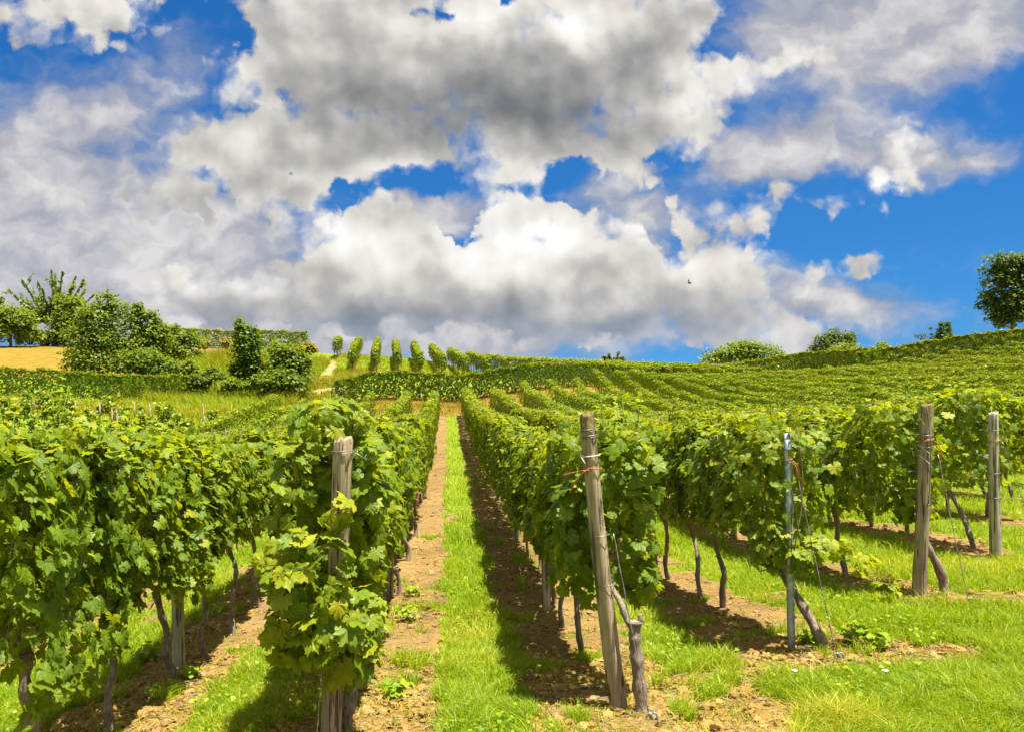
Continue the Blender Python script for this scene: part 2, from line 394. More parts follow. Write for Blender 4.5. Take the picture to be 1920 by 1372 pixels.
def tag(o, label=None, cat=None, group=None, kind=None):
    if label: o['label'] = label
    if cat: o['category'] = cat
    if group: o['group'] = group
    if kind: o['kind'] = kind
    return o
def empty(name, loc, label, cat, group=None, rz=0.0):
    o = bpy.data.objects.new(name, None)
    o.empty_display_size = .2
    COL.objects.link(o)
    o.location = loc; o.rotation_euler = (0, 0, rz)
    return tag(o, label, cat, group)
def material(name):
    m = bpy.data.materials.new(name)
    m.use_nodes = True
    m.node_tree.nodes.clear()
    T = NT(m.node_tree)
    out = T.n('ShaderNodeOutputMaterial')
    return m, T, out
def attr(T, name, out='Fac'):
    a = T.n('ShaderNodeAttribute'); a.attribute_name = name
    return a.outputs[out]
def bump(T, h, strength, dist):
    b = T.n('ShaderNodeBump')
    b.inputs['Strength'].default_value = strength; b.inputs['Distance'].default_value = dist
    T.l(h, b.inputs['Height'])
    return b.outputs[0]
def principled(T, out, color, rough=.8, spec=.3, normal=None):
    p = T.n('ShaderNodeBsdfPrincipled')
    T.val(p.inputs['Base Color'], color if isinstance(color, bpy.types.NodeSocket) else (*color, 1))
    T.val(p.inputs['Roughness'], rough)
    p.inputs['Specular IOR Level'].default_value = spec
    if normal is not None: T.l(normal, p.inputs['Normal'])
    T.l(p.outputs[0], out.inputs[0])
    return p

# ---- ground material
gm, T, out = material('earth_and_turf')
pos = T.n('ShaderNodeNewGeometry').outputs['Position']
sa = attr(T, 'soil'); da = attr(T, 'dry')
e1 = T.noise(pos, 9, 5, .65); e2 = T.noise(pos, 60, 4, .6); e3 = T.noise(pos, 1.3, 4, .6)
sm = T.smooth(T.math('ADD', sa, T.math('MULTIPLY', T.math('SUBTRACT', e1, .5), .5)), .35, .65)
e4 = T.noise(pos, 24, 3, .7)
dirt = T.ramp(T.math('ADD', T.math('MULTIPLY', e2, .35), T.math('ADD', T.math('MULTIPLY', e1, .3), T.math('MULTIPLY', e4, .35))), [(.34, (.060,.036,.014)), (.46, (.17,.105,.040)), (.56, (.225,.145,.058)), (.68, (.34,.235,.105))])
dirt = T.mix(T.math('MULTIPLY', T.smooth(e3, .45, .75), .45), dirt, (.31,.21,.07))
dirt = T.mix(T.math('MULTIPLY', T.smooth(T.noise(pos, .8, 5, .7), .50, .66), .55), dirt, (.095,.055,.022))
turf = T.ramp(T.math('ADD', T.math('MULTIPLY', e2, .5), T.math('MULTIPLY', e1, .5)), [(.3, (.065,.105,.006)), (.55, (.15,.21,.010)), (.75, (.26,.28,.018))])
straw = T.ramp(T.math('ADD', T.math('MULTIPLY', e1, .45), T.math('MULTIPLY', e3, .55)), [(.3, (.10,.092,.008)), (.5, (.19,.125,.016)), (.7, (.26,.175,.032))])
dm = T.smooth(T.math('ADD', da, T.math('MULTIPLY', T.math('SUBTRACT', e1, .5), .7)), .35, .65)
straw = T.mix(T.math('MULTIPLY', T.smooth(T.noise(pos, .22, 5, .65), .45, .65), .45), straw, (.10,.105,.008))
straw = T.mix(T.math('MULTIPLY', T.smooth(T.noise(pos, .5, 6, .7), .52, .62), .5), straw, (.20,.11,.022))
col = T.mix(dm, turf, straw)
col = T.mix(sm, col, dirt)
hgt = T.math('ADD', T.math('MULTIPLY', e1, .6), T.math('MULTIPLY', e2, .4))
principled(T, out, col, .95, .1, bump(T, hgt, .9, .05))

def axis(stops):
    """piecewise spacing: [(start, step), ..., (end, None)]"""
    r = []
    for (a, s_), (b, _) in zip(stops[:-1], stops[1:]):
        k = max(1, int(round((b - a) / s_)))
        r.append(np.linspace(a, b, k, endpoint=False))
    r.append([stops[-1][0]])
    return np.concatenate(r)
gxs = axis([(-3000,400),(-400,60),(-110,8),(-50,1.2),(-14,.4),(-4,.09),(9,.3),(18,1.0),(60,5),(120,60),(400,400),(3000,None)])
gys = axis([(-400,60),(-60,8),(-8,1.0),(2,.09),(13,.22),(30,.4),(66,.8),(100,4),(130,30),(400,300),(4000,None)])
GXm, GYm = np.meshgrid(gxs, gys)
GZ = ground(GXm.ravel(), GYm.ravel())
SO = soil(GXm.ravel(), GYm.ravel()); DR = dryness(GXm.ravel(), GYm.ravel())
near = (GXm.ravel() > -14) & (GXm.ravel() < 18) & (GYm.ravel() > 1) & (GYm.ravel() < 50)
rough = (fbm(GXm.ravel(), GYm.ravel(), 4.5, 41) - .5) * .07 * SO + (fbm(GXm.ravel(), GYm.ravel(), 1.1, 44) - .5) * .06
GZ = GZ + np.where(near, rough, 0)
nx, ny = len(gxs), len(gys)
ii = (np.arange(ny - 1)[:, None] * nx + np.arange(nx - 1)[None]).ravel()
F = np.stack([ii, ii + 1, ii + nx + 1, ii + nx], -1)
g_me = make_mesh('ground', np.stack([GXm.ravel(), GYm.ravel(), GZ], -1), F, gm, {'soil': SO, 'dry': DR}, True)
g_ob = tag(link('ground', g_me), kind='structure')

# sandy tracks climbing the bank behind the rows
def ribbon(name, pts, width, mat, lift=.03, n=40):
    pts = np.array(pts, float)
    t = np.linspace(0, len(pts) - 1, n)
    cx = np.interp(t, range(len(pts)), pts[:, 0]); cy = np.interp(t, range(len(pts)), pts[:, 1])
    dx = np.gradient(cx); dy = np.gradient(cy); L = np.hypot(dx, dy); nxn, nyn = -dy / L, dx / L
    V = []
    for k in np.linspace(-1, 1, 5):
        w = width / 2 * (1 + .35 * (vnoise(cx * 3, cy * 3, 1, 5) - .5))
        x = cx + nxn * k * w; y = cy + nyn * k * w
        V.append(np.stack([x, y, ground(x, y) + lift * (1 - .9 * k * k)], -1))
    V = np.stack(V, 1).reshape(-1, 3)
    i = (np.arange(n - 1)[:, None] * 5 + np.arange(4)[None]).ravel()
    return link(name, make_mesh(name, V, np.stack([i, i + 1, i + 6, i + 5], -1), mat, None, True))
pm, T, out = material('sandy_track')
pos = T.n('ShaderNodeNewGeometry').outputs['Position']
e1 = T.noise(pos, 3, 6, .6)
principled(T, out, T.ramp(e1, [(.3, (.26,.15,.06)), (.7, (.40,.27,.14))]), .95, .1, bump(T, e1, .5, .1))
tag(ribbon('path', [(-9.6, 54.5), (-8.6, 54.4), (-7.6, 54.4)], .9, pm, .07), kind='structure')
tag(ribbon('path', [(-7.6, 54.4), (-7.7, 51.5), (-7.4, 49.3)], .55, pm, .07), kind='structure')
tag(ribbon('path', [(-9.7, 60), (-9.9, 64), (-10.4, 68)], .7, pm, .07), kind='structure')
# ------------------------------------------------------------------ plant, wood and metal materials
def leaf_material(name, dark, mid, young, trans, tmix=.46, rough=.44, spec=.30, veins=False):
    m, T, out = material(name)
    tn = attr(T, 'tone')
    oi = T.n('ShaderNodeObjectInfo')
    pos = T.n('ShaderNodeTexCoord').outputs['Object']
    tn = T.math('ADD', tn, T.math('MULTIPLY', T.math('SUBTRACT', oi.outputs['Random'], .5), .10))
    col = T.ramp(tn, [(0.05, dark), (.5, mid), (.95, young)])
    nv = T.noise(pos, 55, 3, .6)
    col = T.mix(T.math('MULTIPLY', nv, .35), col, mid, 'MIX')
    tcol = T.mix(.6, col, trans)
    if veins:
        uv = attr(T, 'leafuv', 'Vector')
        s = T.n('ShaderNodeSeparateXYZ'); T.l(uv, s.inputs[0])
        ang = T.math('ARCTAN2', s.outputs[0], T.math('ADD', s.outputs[1], .12))
        rr = T.math('SQRT', T.math('ADD', T.math('MULTIPLY', s.outputs[0], s.outputs[0]), T.math('MULTIPLY', s.outputs[1], s.outputs[1])))
        # five main veins at 0, +-52 and +-104 degrees
        q = T.math('ABSOLUTE', T.math('SUBTRACT', T.math('FRACT', T.math('ADD', T.math('DIVIDE', ang, math.radians(52)), 10.5)), .5))
        vein = T.math('MULTIPLY', T.smooth(T.math('MULTIPLY', q, rr), .0, .028, 1, 0), T.smooth(rr, .9, 1.05, 1, 0))
        side = T.math('ABSOLUTE', T.math('SUBTRACT', T.math('FRACT', T.math('ADD', T.math('MULTIPLY', rr, 6.0), T.math('MULTIPLY', q, -3.5))), .5))
        vein2 = T.smooth(side, .0, .09, .35, 0)
        v = T.math('MAXIMUM', vein, vein2)
        col = T.mix(T.math('MULTIPLY', v, .45), col, T.mix(.5, col, (.34,.40,.10)))
        nrm = bump(T, T.math('ADD', T.math('MULTIPLY', v, -.6), T.math('MULTIPLY', q, .5)), .45, .006)
    else:
        nrm = bump(T, nv, .3, .01)
    p = T.n('ShaderNodeBsdfPrincipled')
    T.l(col, p.inputs['Base Color']); p.inputs['Roughness'].default_value = rough; p.inputs['Specular IOR Level'].default_value = spec
    T.l(nrm, p.inputs['Normal'])
    tr = T.n('ShaderNodeBsdfTranslucent'); T.l(tcol, tr.inputs['Color']); T.l(nrm, tr.inputs['Normal'])
    mx = T.n('ShaderNodeMixShader'); mx.inputs[0].default_value = tmix
    T.l(p.outputs[0], mx.inputs[1]); T.l(tr.outputs[0], mx.inputs[2]); T.l(mx.outputs[0], out.inputs[0])
    return m
VINE = dict(dark=(.032,.082,.006), mid=(.145,.225,.007), young=(.43,.41,.010), trans=(.54,.58,.004))
M_VINE = leaf_material('vine_leaf', veins=True, **VINE)
M_VINE_FAR = leaf_material('vine_leaf_distant', tmix=.24, **VINE)
M_GRASS = leaf_material('grass_blade', (.085,.165,.005), (.22,.345,.008), (.55,.46,.06), (.52,.58,.006), .4, .5, .25)
M_STRAW = leaf_material('dry_grass_blade', (.15,.14,.010), (.32,.24,.025), (.48,.36,.08), (.45,.36,.04), .3, .7, .15)
M_TREE = leaf_material('broad_leaf', (.042,.085,.007), (.125,.19,.011), (.28,.31,.014), (.34,.42,.01), .4, .5, .3)
M_TREE_DARK = leaf_material('dark_leaf', (.022,.048,.007), (.070,.112,.010), (.17,.20,.013), (.20,.27,.01), .38, .5, .3)

bm_, T, out = material('bark')
co = T.n('ShaderNodeTexCoord').outputs['Object']
mp = T.n('ShaderNodeMapping'); T.l(co, mp.inputs[0]); mp.inputs['Scale'].default_value = (1, 1, .25)
n1 = T.noise(mp.outputs[0], 55, 5, .7); n2 = T.noise(co, 9, 3, .6)
col = T.ramp(T.math('ADD', T.math('MULTIPLY', n1, .7), T.math('MULTIPLY', n2, .3)), [(.3, (.05,.037,.028)), (.5, (.21,.16,.12)), (.7, (.44,.36,.28))])
principled(T, out, col, .95, .15, bump(T, n1, 1.0, .012))
M_BARK = bm_

def wood_material(name, dark, light, moss):
    m, T, out = material(name)
    co = T.n('ShaderNodeTexCoord').outputs['Object']
    mp = T.n('ShaderNodeMapping'); T.l(co, mp.inputs[0]); mp.inputs['Scale'].default_value = (1, 1, .045)
    g1 = T.noise(mp.outputs[0], 70, 5, .65); g2 = T.noise(co, 5, 4, .6); g3 = T.noise(co, 40, 3, .6)
    crack = T.smooth(T.noise(mp.outputs[0], 34, 3, .55, .4), .56, .62)
    c = T.ramp(T.math('ADD', T.math('MULTIPLY', g1, .65), T.math('MULTIPLY', g2, .35)), [(.3, dark), (.7, light)])
    c = T.mix(T.math('MULTIPLY', crack, .75), c, (.035, .026, .018))
    s = T.n('ShaderNodeSeparateXYZ'); T.l(co, s.inputs[0])
    mo = T.math('MULTIPLY', T.smooth(T.math('ADD', s.outputs[2], T.math('MULTIPLY', T.math('SUBTRACT', g3, .5), .5)), 1.72, 1.92), moss)
    c = T.mix(mo, c, (.13, .11, .02))
    principled(T, out, c, .9, .15, bump(T, T.math('SUBTRACT', g1, T.math('MULTIPLY', crack, 1.5)), 1.0, .012))
    return m
M_WOOD = wood_material('weathered_wood', (.16,.115,.070), (.52,.41,.28), .85)
M_WOOD_PALE = wood_material('pale_weathered_wood', (.26,.21,.155), (.62,.54,.43), .25)

def metal_material(name, a, b, metallic=.75, rough=.5):
    m, T, out = material(name)
    co = T.n('ShaderNodeTexCoord').outputs['Object']
    n = T.noise(co, 30, 4, .6)
    p = principled(T, out, T.ramp(n, [(.35, a), (.65, b)]), rough, .5)
    p.inputs['Metallic'].default_value = metallic
    return m
M_ZINC = metal_material('galvanised_steel', (.22,.25,.29), (.44,.49,.55))
M_WIRE = metal_material('old_wire', (.14,.12,.10), (.34,.31,.28), .6)
M_TWINE, T, out = material('orange_twine')
co = T.n('ShaderNodeTexCoord').outputs['Object']
principled(T, out, T.ramp(T.noise(co, 60, 3, .5), [(.3, (.34,.10,.025)), (.7, (.50,.20,.06))]), .8, .2)
M_WHITE, T, out = material('white_string')
co = T.n('ShaderNodeTexCoord').outputs['Object']
principled(T, out, T.ramp(T.noise(co, 60, 3, .5), [(.3, (.45,.42,.36)), (.7, (.7,.68,.62))]), .8, .2)
M_SHOOT, T, out = material('green_shoot')
co = T.n('ShaderNodeTexCoord').outputs['Object']
principled(T, out, T.ramp(T.noise(co, 20, 3, .5), [(.3, (.09,.055,.02)), (.7, (.16,.13,.03))]), .7, .2)
# ------------------------------------------------------------------ plant builders
def unit(v):
    return v / np.maximum(np.linalg.norm(v, axis=-1, keepdims=True), 1e-9)
def leaf_template(level):
    """grape leaf, tip along +y, unit half length; level 0 toothed and lobed, 1 lobed, 2 five sided, 3 a folded diamond"""
    if level == 0:
        h = [(0,1.0),(9,.88),(15,.90),(23,.78),(31,.70),(39,.80),(48,.96),(56,.86),(63,.89),(72,.78),(81,.70),(91,.78),(103,.88),(113,.78),(123,.80),(136,.68),(150,.66),(167,.46)]
    elif level == 1:
        h = [(0,1.0),(18,.84),(32,.70),(50,.94),(68,.82),(82,.70),(104,.84),(135,.68),(165,.48)]
    elif level == 2:
        h = [(0,1.0),(48,.86),(105,.74),(160,.45)]
    else:
        V = np.array([(0,1,0),(.72,0,.0),(0,-.6,0),(-.72,0,.0)], float)
        V[:, 2] = .16 * np.abs(V[:, 0])
        return V, np.array([(0,1,2),(0,2,3)][::-1])
    pts = [(r * math.sin(math.radians(a)), r * math.cos(math.radians(a))) for a, r in h]
    pts = pts + [(-x, y) for x, y in pts[:0:-1]]
    k = len(pts)
    if level == 0:
        # inner ring gives the blade a soft cup
        V = [(0, -.05)] + [(x * .5, y * .5) for x, y in pts] + pts
        F = [(0, 1 + (i + 1) % k, 1 + i) for i in range(k) if i != k // 2]
        F += [(1 + i, 1 + (i + 1) % k, 1 + k + (i + 1) % k) for i in range(k) if i != k // 2]
        F += [(1 + i, 1 + k + (i + 1) % k, 1 + k + i) for i in range(k) if i != k // 2]
        F = [f if n >= k - 1 else f for n, f in enumerate(F)]
    else:
        V = [(0, -.05)] + pts
        F = [(0, 1 + (i + 1) % k, 1 + i) for i in range(k) if i != k // 2]
    V = np.array([(x, y, 0) for x, y in V], float)
    r2 = V[:, 0] ** 2 + V[:, 1] ** 2
    V[:, 2] = .22 * np.abs(V[:, 0]) - .26 * r2
    return V, np.array(F)
TEMPL = [leaf_template(i) for i in range(4)]
def place_leaves(P, N, T, size, level, r, curl=1.0):
    """one leaf per row of P: normal N, tip direction T"""
    V0, F0 = TEMPL[level]
    n = len(P)
    N = unit(N); T = unit(T - (T * N).sum(-1, keepdims=True) * N); B = np.cross(T, N)
    c = (r.uniform(.3, 1.7, n) * np.where(r.random(n) < .12, -1, 1) * curl)[:, None]
    wob = 1 + r.normal(0, .10, (n, len(V0)))
    wid = r.uniform(.85, 1.1, n)[:, None]
    x = V0[None, :, 0] * wob * wid; y = V0[None, :, 1] * wob; z = V0[None, :, 2] * c
    if level < 2: z = z + r.normal(0, .035, (n, len(V0)))
    s = size[:, None, None]
    V = P[:, None] + s * (x[..., None] * B[:, None] + y[..., None] * T[:, None] + z[..., None] * N[:, None])
    F = (F0[None] + (np.arange(n) * len(V0))[:, None, None]).reshape(-1, 3)
    uv = np.repeat(V0[None], n, 0).reshape(-1, 3)
    return V.reshape(-1, 3), F, uv, len(V0)
class Bag:
    """collects vertices and faces for one mesh"""
    def __init__(s): s.V, s.F, s.tone, s.uv, s.n = [], [], [], [], 0
    def add(s, V, F, tone=None, uv=None):
        s.V.append(V); s.F.append(np.asarray(F) + s.n); s.n += len(V)
        s.tone.append(np.full(len(V), .5) if tone is None else tone)
        s.uv.append(np.zeros((len(V), 3)) if uv is None else uv)
    def leaves(s, P, N, T, size, tone, level, r, curl=1.0):
        if not len(P): return
        V, F, uv, k = place_leaves(P, N, T, size, level, r, curl)
        s.add(V, F, np.repeat(tone, k), uv)
    def mesh(s, name, mat, uv=False, smooth=False):
        by = {}
        for f in s.F: by.setdefault(f.shape[1], []).append(f)
        a = {'tone': np.concatenate(s.tone)}
        if uv: a['leafuv'] = np.concatenate(s.uv)
        return make_mesh(name, np.concatenate(s.V), [np.concatenate(v) for v in by.values()], mat, a, smooth)
def tube_arrays(pts, rad, sides=7, r=None, knob=0.0, cap=True):
    pts = np.array(pts, float); rad = np.broadcast_to(np.array(rad, float), (len(pts),)).copy()
    d = unit(np.gradient(pts, axis=0))
    ref = np.where(np.abs(d[:, 2:3]) > .9, np.array([[1., 0, 0]]), np.array([[0, 0, 1.]]))
    if np.abs(d[:, 2]).mean() > .5: ref = np.tile(np.array([[1., 0, 0]]), (len(pts), 1)) + np.where(np.abs(d[:, 0:1]) > .95, np.array([[0, 1., 0]]), 0)
    a = unit(np.cross(d, ref)); b = np.cross(d, a)
    th = np.linspace(0, 2 * math.pi, sides, endpoint=False)
    R = np.repeat(rad[:, None], sides, 1)
    if r is not None and knob: R = R * (1 + r.normal(0, knob, R.shape))
    V = pts[:, None] + R[..., None] * (np.cos(th)[None, :, None] * a[:, None] + np.sin(th)[None, :, None] * b[:, None])
    n = len(pts)
    F = [(i * sides + j, i * sides + (j + 1) % sides, (i + 1) * sides + (j + 1) % sides, (i + 1) * sides + j) for i in range(n - 1) for j in range(sides)]
    V = V.reshape(-1, 3)
    if cap:
        V = np.concatenate([V, pts[:1] - d[:1] * rad[0] * .3, pts[-1:] + d[-1:] * rad[-1] * .3])
        c0, c1 = n * sides, n * sides + 1
        tri = [(c0, (j + 1) % sides, j) for j in range(sides)] + [(c1, (n - 1) * sides + j, (n - 1) * sides + (j + 1) % sides) for j in range(sides)]
        return V, np.array(F), np.array(tri)
    return V, np.array(F), np.zeros((0, 3), int)
def add_tube(bag, pts, rad, sides=7, r=None, knob=0.0):
    V, F, tri = tube_arrays(pts, rad, sides, r, knob)
    bag.add(V, F)
    if len(tri):
        bag.F.append(tri + bag.n - len(V))
def spline(ctrl, n):
    """smooth curve through control points"""
    c = np.array(ctrl, float); m = len(c)
    t = np.linspace(0, m - 1, n); i = np.clip(t.astype(int), 0, m - 2); f = (t - i)[:, None]
    p0 = c[np.maximum(i - 1, 0)]; p1 = c[i]; p2 = c[i + 1]; p3 = c[np.minimum(i + 2, m - 1)]
    return .5 * (2 * p1 + (p2 - p0) * f + (2 * p0 - 5 * p1 + 4 * p2 - p3) * f ** 2 + (3 * p1 - p0 - 3 * p2 + p3) * f ** 3)

def hedge_leaves(bag, r, L, n, zb, zt, hw, size, level, y0=0.0, ends=(False, False), lump=.11, path=None, top_shoots=0, tone0=.36, wall=False):
    """leaf wall of a trained vine along local +y; path(y) -> (x, y, z, tangent angle) for rows that bend"""
    y = r.uniform(-L / 2 - .08, L / 2 + .08, n)
    u = r.random(n)
    fz = r.random(n) ** .85
    side = np.where(r.random(n) < .5, -1.0, 1.0)
    top = u < (.25 if wall else .16)
    inside = (u > .30) & (u < .42)
    ph = r.uniform(0, 100)
    # the bottom edge hangs unevenly, the top is ragged
    zbl = zb + .20 * (vnoise(y * 2.2 + ph, side * 3 + ph, 1, 3) - .45) + .10 * (vnoise(y * 6 + ph, side, 1, 4) - .5)
    ztl = zt + .22 * (vnoise(y * 2.6 + ph, 0 * y, 1, 6) - .5) + .14 * (vnoise(y * 7 + ph, 0 * y, 1, 7) - .5)
    z = zbl + (ztl - zbl) * fz
    w = hw * (.56 + .52 * np.sin(np.pi * np.clip(.18 + fz * .82, 0, 1)) ** .8) + lump * (vnoise(y * 3.1 + ph, z * 3.1 + side * 9, 1, 8) - .5) * 2
    depth = r.exponential(.05, n)
    x = side * np.maximum(w - depth, 0)
    x = np.where(inside, r.uniform(-1, 1, n) * w * .7, x)
    x = np.where(top, r.uniform(-1, 1, n) * hw * .8, x)
    z = np.where(top, ztl - np.abs(x) / hw * .10 - r.exponential(.05, n), z)
    O = np.stack([side, np.zeros(n), np.zeros(n)], -1)
    O[top] = (0, 0, 1)
    for k, e in enumerate(ends):
        if not e: continue
        sgn = -1 if k == 0 else 1
        m = r.random(n) < .20
        y = np.where(m, sgn * (L / 2 + .10 + .08 * r.normal(size=n)), y)
        x = np.where(m, r.uniform(-1, 1, n) * w, x)
        O[m] = (0, sgn, 0)
    up = np.array([0, 0, 1.0])
    N = O * 1.2 + up * .04 + r.normal(0, .23, (n, 3)) if wall else O * .90 + up * .48 + r.normal(0, .42, (n, 3))
    T = -up * r.uniform(.4, 1.1, n)[:, None] + O * .45 + r.normal(0, .45, (n, 3))
    T[top] = r.normal(0, 1, (int(top.sum()), 3)) * (1, 1, .35)
    tone = np.clip(tone0 + r.normal(0, .13, n) + (.30 if wall else .16) * np.clip((z - zb) / (zt - zb), 0, 1) ** 2 + np.where(r.random(n) < .03, .35, 0), .02, .98)  # young growth pales the top; walls lighten more, painting sunlit tops over shaded sides
    s = size * r.uniform(.62, 1.18, n)
    P = np.stack([x, y + y0, z], -1)
    if top_shoots:
        for k in range(top_shoots):
            sy = r.uniform(-L / 2, L / 2); sx_ = r.normal(0, hw * .45); hh = r.uniform(.06, .28)
            tip = np.array([sx_ + r.normal(0, .12), sy + r.normal(0, .14), zt + hh])
            base = np.array([sx_, sy, zt - .15])
            m = r.integers(5, 9)
            f = np.linspace(.2, 1, m)[:, None]
            pp = base + (tip - base) * f + r.normal(0, .03, (m, 3))
            off = unit(r.normal(0, 1, (m, 3)) * (1, 1, .3)) * .055
            P = np.concatenate([P, pp + off])
            N = np.concatenate([N, off * 3 + up * .8 + r.normal(0, .3, (m, 3))]); T = np.concatenate([T, off * 18 - up * .35 + r.normal(0, .2, (m, 3))])
            s = np.concatenate([s, size * np.linspace(.95, .38, m)]); tone = np.concatenate([tone, np.clip(np.linspace(.5, .85, m) + r.normal(0, .06, m), 0, .98)])
            if level < 2: add_tube(bag, spline([base, (base + tip) / 2 + r.normal(0, .02, 3), tip], 5), np.linspace(.005, .002, 5), 4)
    if path is not None:
        px, py, pz, an = path(P[:, 1])
        c, s_ = np.cos(an), np.sin(an)
        def rot(a, shift):
            q = np.stack([a[:, 0] * c, a[:, 0] * s_, a[:, 2]], -1)
            if shift: q = q + np.stack([px, py, pz], -1)
            else: q = q + np.stack([-a[:, 1] * s_, a[:, 1] * c, 0 * c], -1)
            return q
        P = rot(P, True); N = rot(N, False); T = rot(T, False)
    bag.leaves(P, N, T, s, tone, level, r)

def grow_trunk(r, base=(.16, -.10), head=(0, 0), hz=.78, rad=.030, ctrl=None, arms=True, arm=.5, canes=5, wild=1.0, limbs=()):
    """gnarled stem from the ground to the head, two bent arms on the wire and a few thin canes"""
    b = Bag()
    if ctrl is None:
        ctrl = [(base[0], base[1], -.08)]
        for f in (.25, .5, .75):
            ctrl.append((base[0] + (head[0] - base[0]) * f + r.normal(0, .028) * wild, base[1] + (head[1] - base[1]) * f + r.normal(0, .028) * wild, hz * f))
        ctrl.append((head[0], head[1], hz))
    n = 30
    pts = spline(ctrl, n)
    t = np.linspace(0, 1, n)
    R = rad * (1.22 - .38 * t + .30 * np.exp(-((t - 1) / .09) ** 2) + .35 * np.exp(-(t / .10) ** 2)) * (1 + .10 * np.sin(t * 31 + r.uniform(0, 6)) + r.normal(0, .05, n))
    add_tube(b, pts, R, 10, r, .07)
    h = pts[-1]
    for lc, lr in limbs:
        add_tube(b, spline(lc, 10), lr * np.linspace(1.15, .7, 10) * (1 + r.normal(0, .08, 10)), 7, r, .07)
    if arms:
        for sg in (-1, 1):
            q = spline([h, h + (r.normal(0, .02), sg * arm * .35, .10), h + (r.normal(0, .03), sg * arm, .06 + r.normal(0, .03))], 8)
            add_tube(b, q, np.linspace(rad * .5, rad * .22, 8), 6, r, .08)
        for k in range(canes):
            y = r.uniform(-arm, arm); p0 = h + (0, y, .08)
            q = spline([p0, p0 + (r.normal(0, .06), r.normal(0, .05), .5), p0 + (r.normal(0, .10), r.normal(0, .08), 1.0)], 6)
            add_tube(b, q, np.linspace(.0055, .003, 6), 5)
    return b

# ------------------------------------------------------------------ the vines
VINES = 300
SP = .93
def foliage_mesh(seed, n=1120, level=0, zb=.70, zt=1.93, hw=.28, size=.063, ends=(False, False), shoots=5, L=1.05, extra=None, tone0=.36):
    r = np.random.default_rng(seed)
    b = Bag()
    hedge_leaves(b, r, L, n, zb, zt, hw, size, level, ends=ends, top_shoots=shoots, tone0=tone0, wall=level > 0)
    if extra:
        for (cx, cy, cz, rx, ry, rz, k, tn, sz) in extra:     # hanging clusters
            d = unit(r.normal(0, 1, (k, 3))); q = d * r.uniform(.45, 1, k)[:, None] ** .5
            P = np.array([cx, cy, cz]) + q * (rx, ry, rz)
            N = d * .8 + np.array([0, -.35, .5]) + r.normal(0, .35, (k, 3)); T = d * .6 + np.array([0, -.2, -.7]) + r.normal(0, .35, (k, 3))
            b.leaves(P, N, T, sz * r.uniform(.6, 1.15, k), np.clip(tn + r.normal(0, .14, k), .02, .98), level, r)
            s_ = r.integers(0, k, 4)
            for a_ in range(3): add_tube(b, spline([P[s_[a_]], (P[s_[a_]] + P[s_[a_ + 1]]) / 2 + r.normal(0, .02, 3), P[s_[a_ + 1]]], 5), .003, 4)
    return b.mesh('foliage', M_VINE, uv=True)
PROTO_F = [foliage_mesh(100 + i, zb=.82 + .05 * (i % 3), zt=1.88, shoots=1 + i % 2, hw=.26 + .03 * (i % 2), tone0=.30 + .025 * (i % 4)) for i in range(6)]
PROTO_M = [foliage_mesh(140 + i, n=760, level=1, size=.074, shoots=0, zb=.50, zt=1.84, hw=.29, tone0=.28) for i in range(4)]
rt = np.random.default_rng(5)
PROTO_T = [grow_trunk(rt, base=(rt.uniform(.05, .20), rt.uniform(-.30, .08)), hz=rt.uniform(.76, .88), rad=rt.uniform(.022, .030), wild=1.3).mesh('trunk', M_BARK, smooth=True) for i in range(7)]

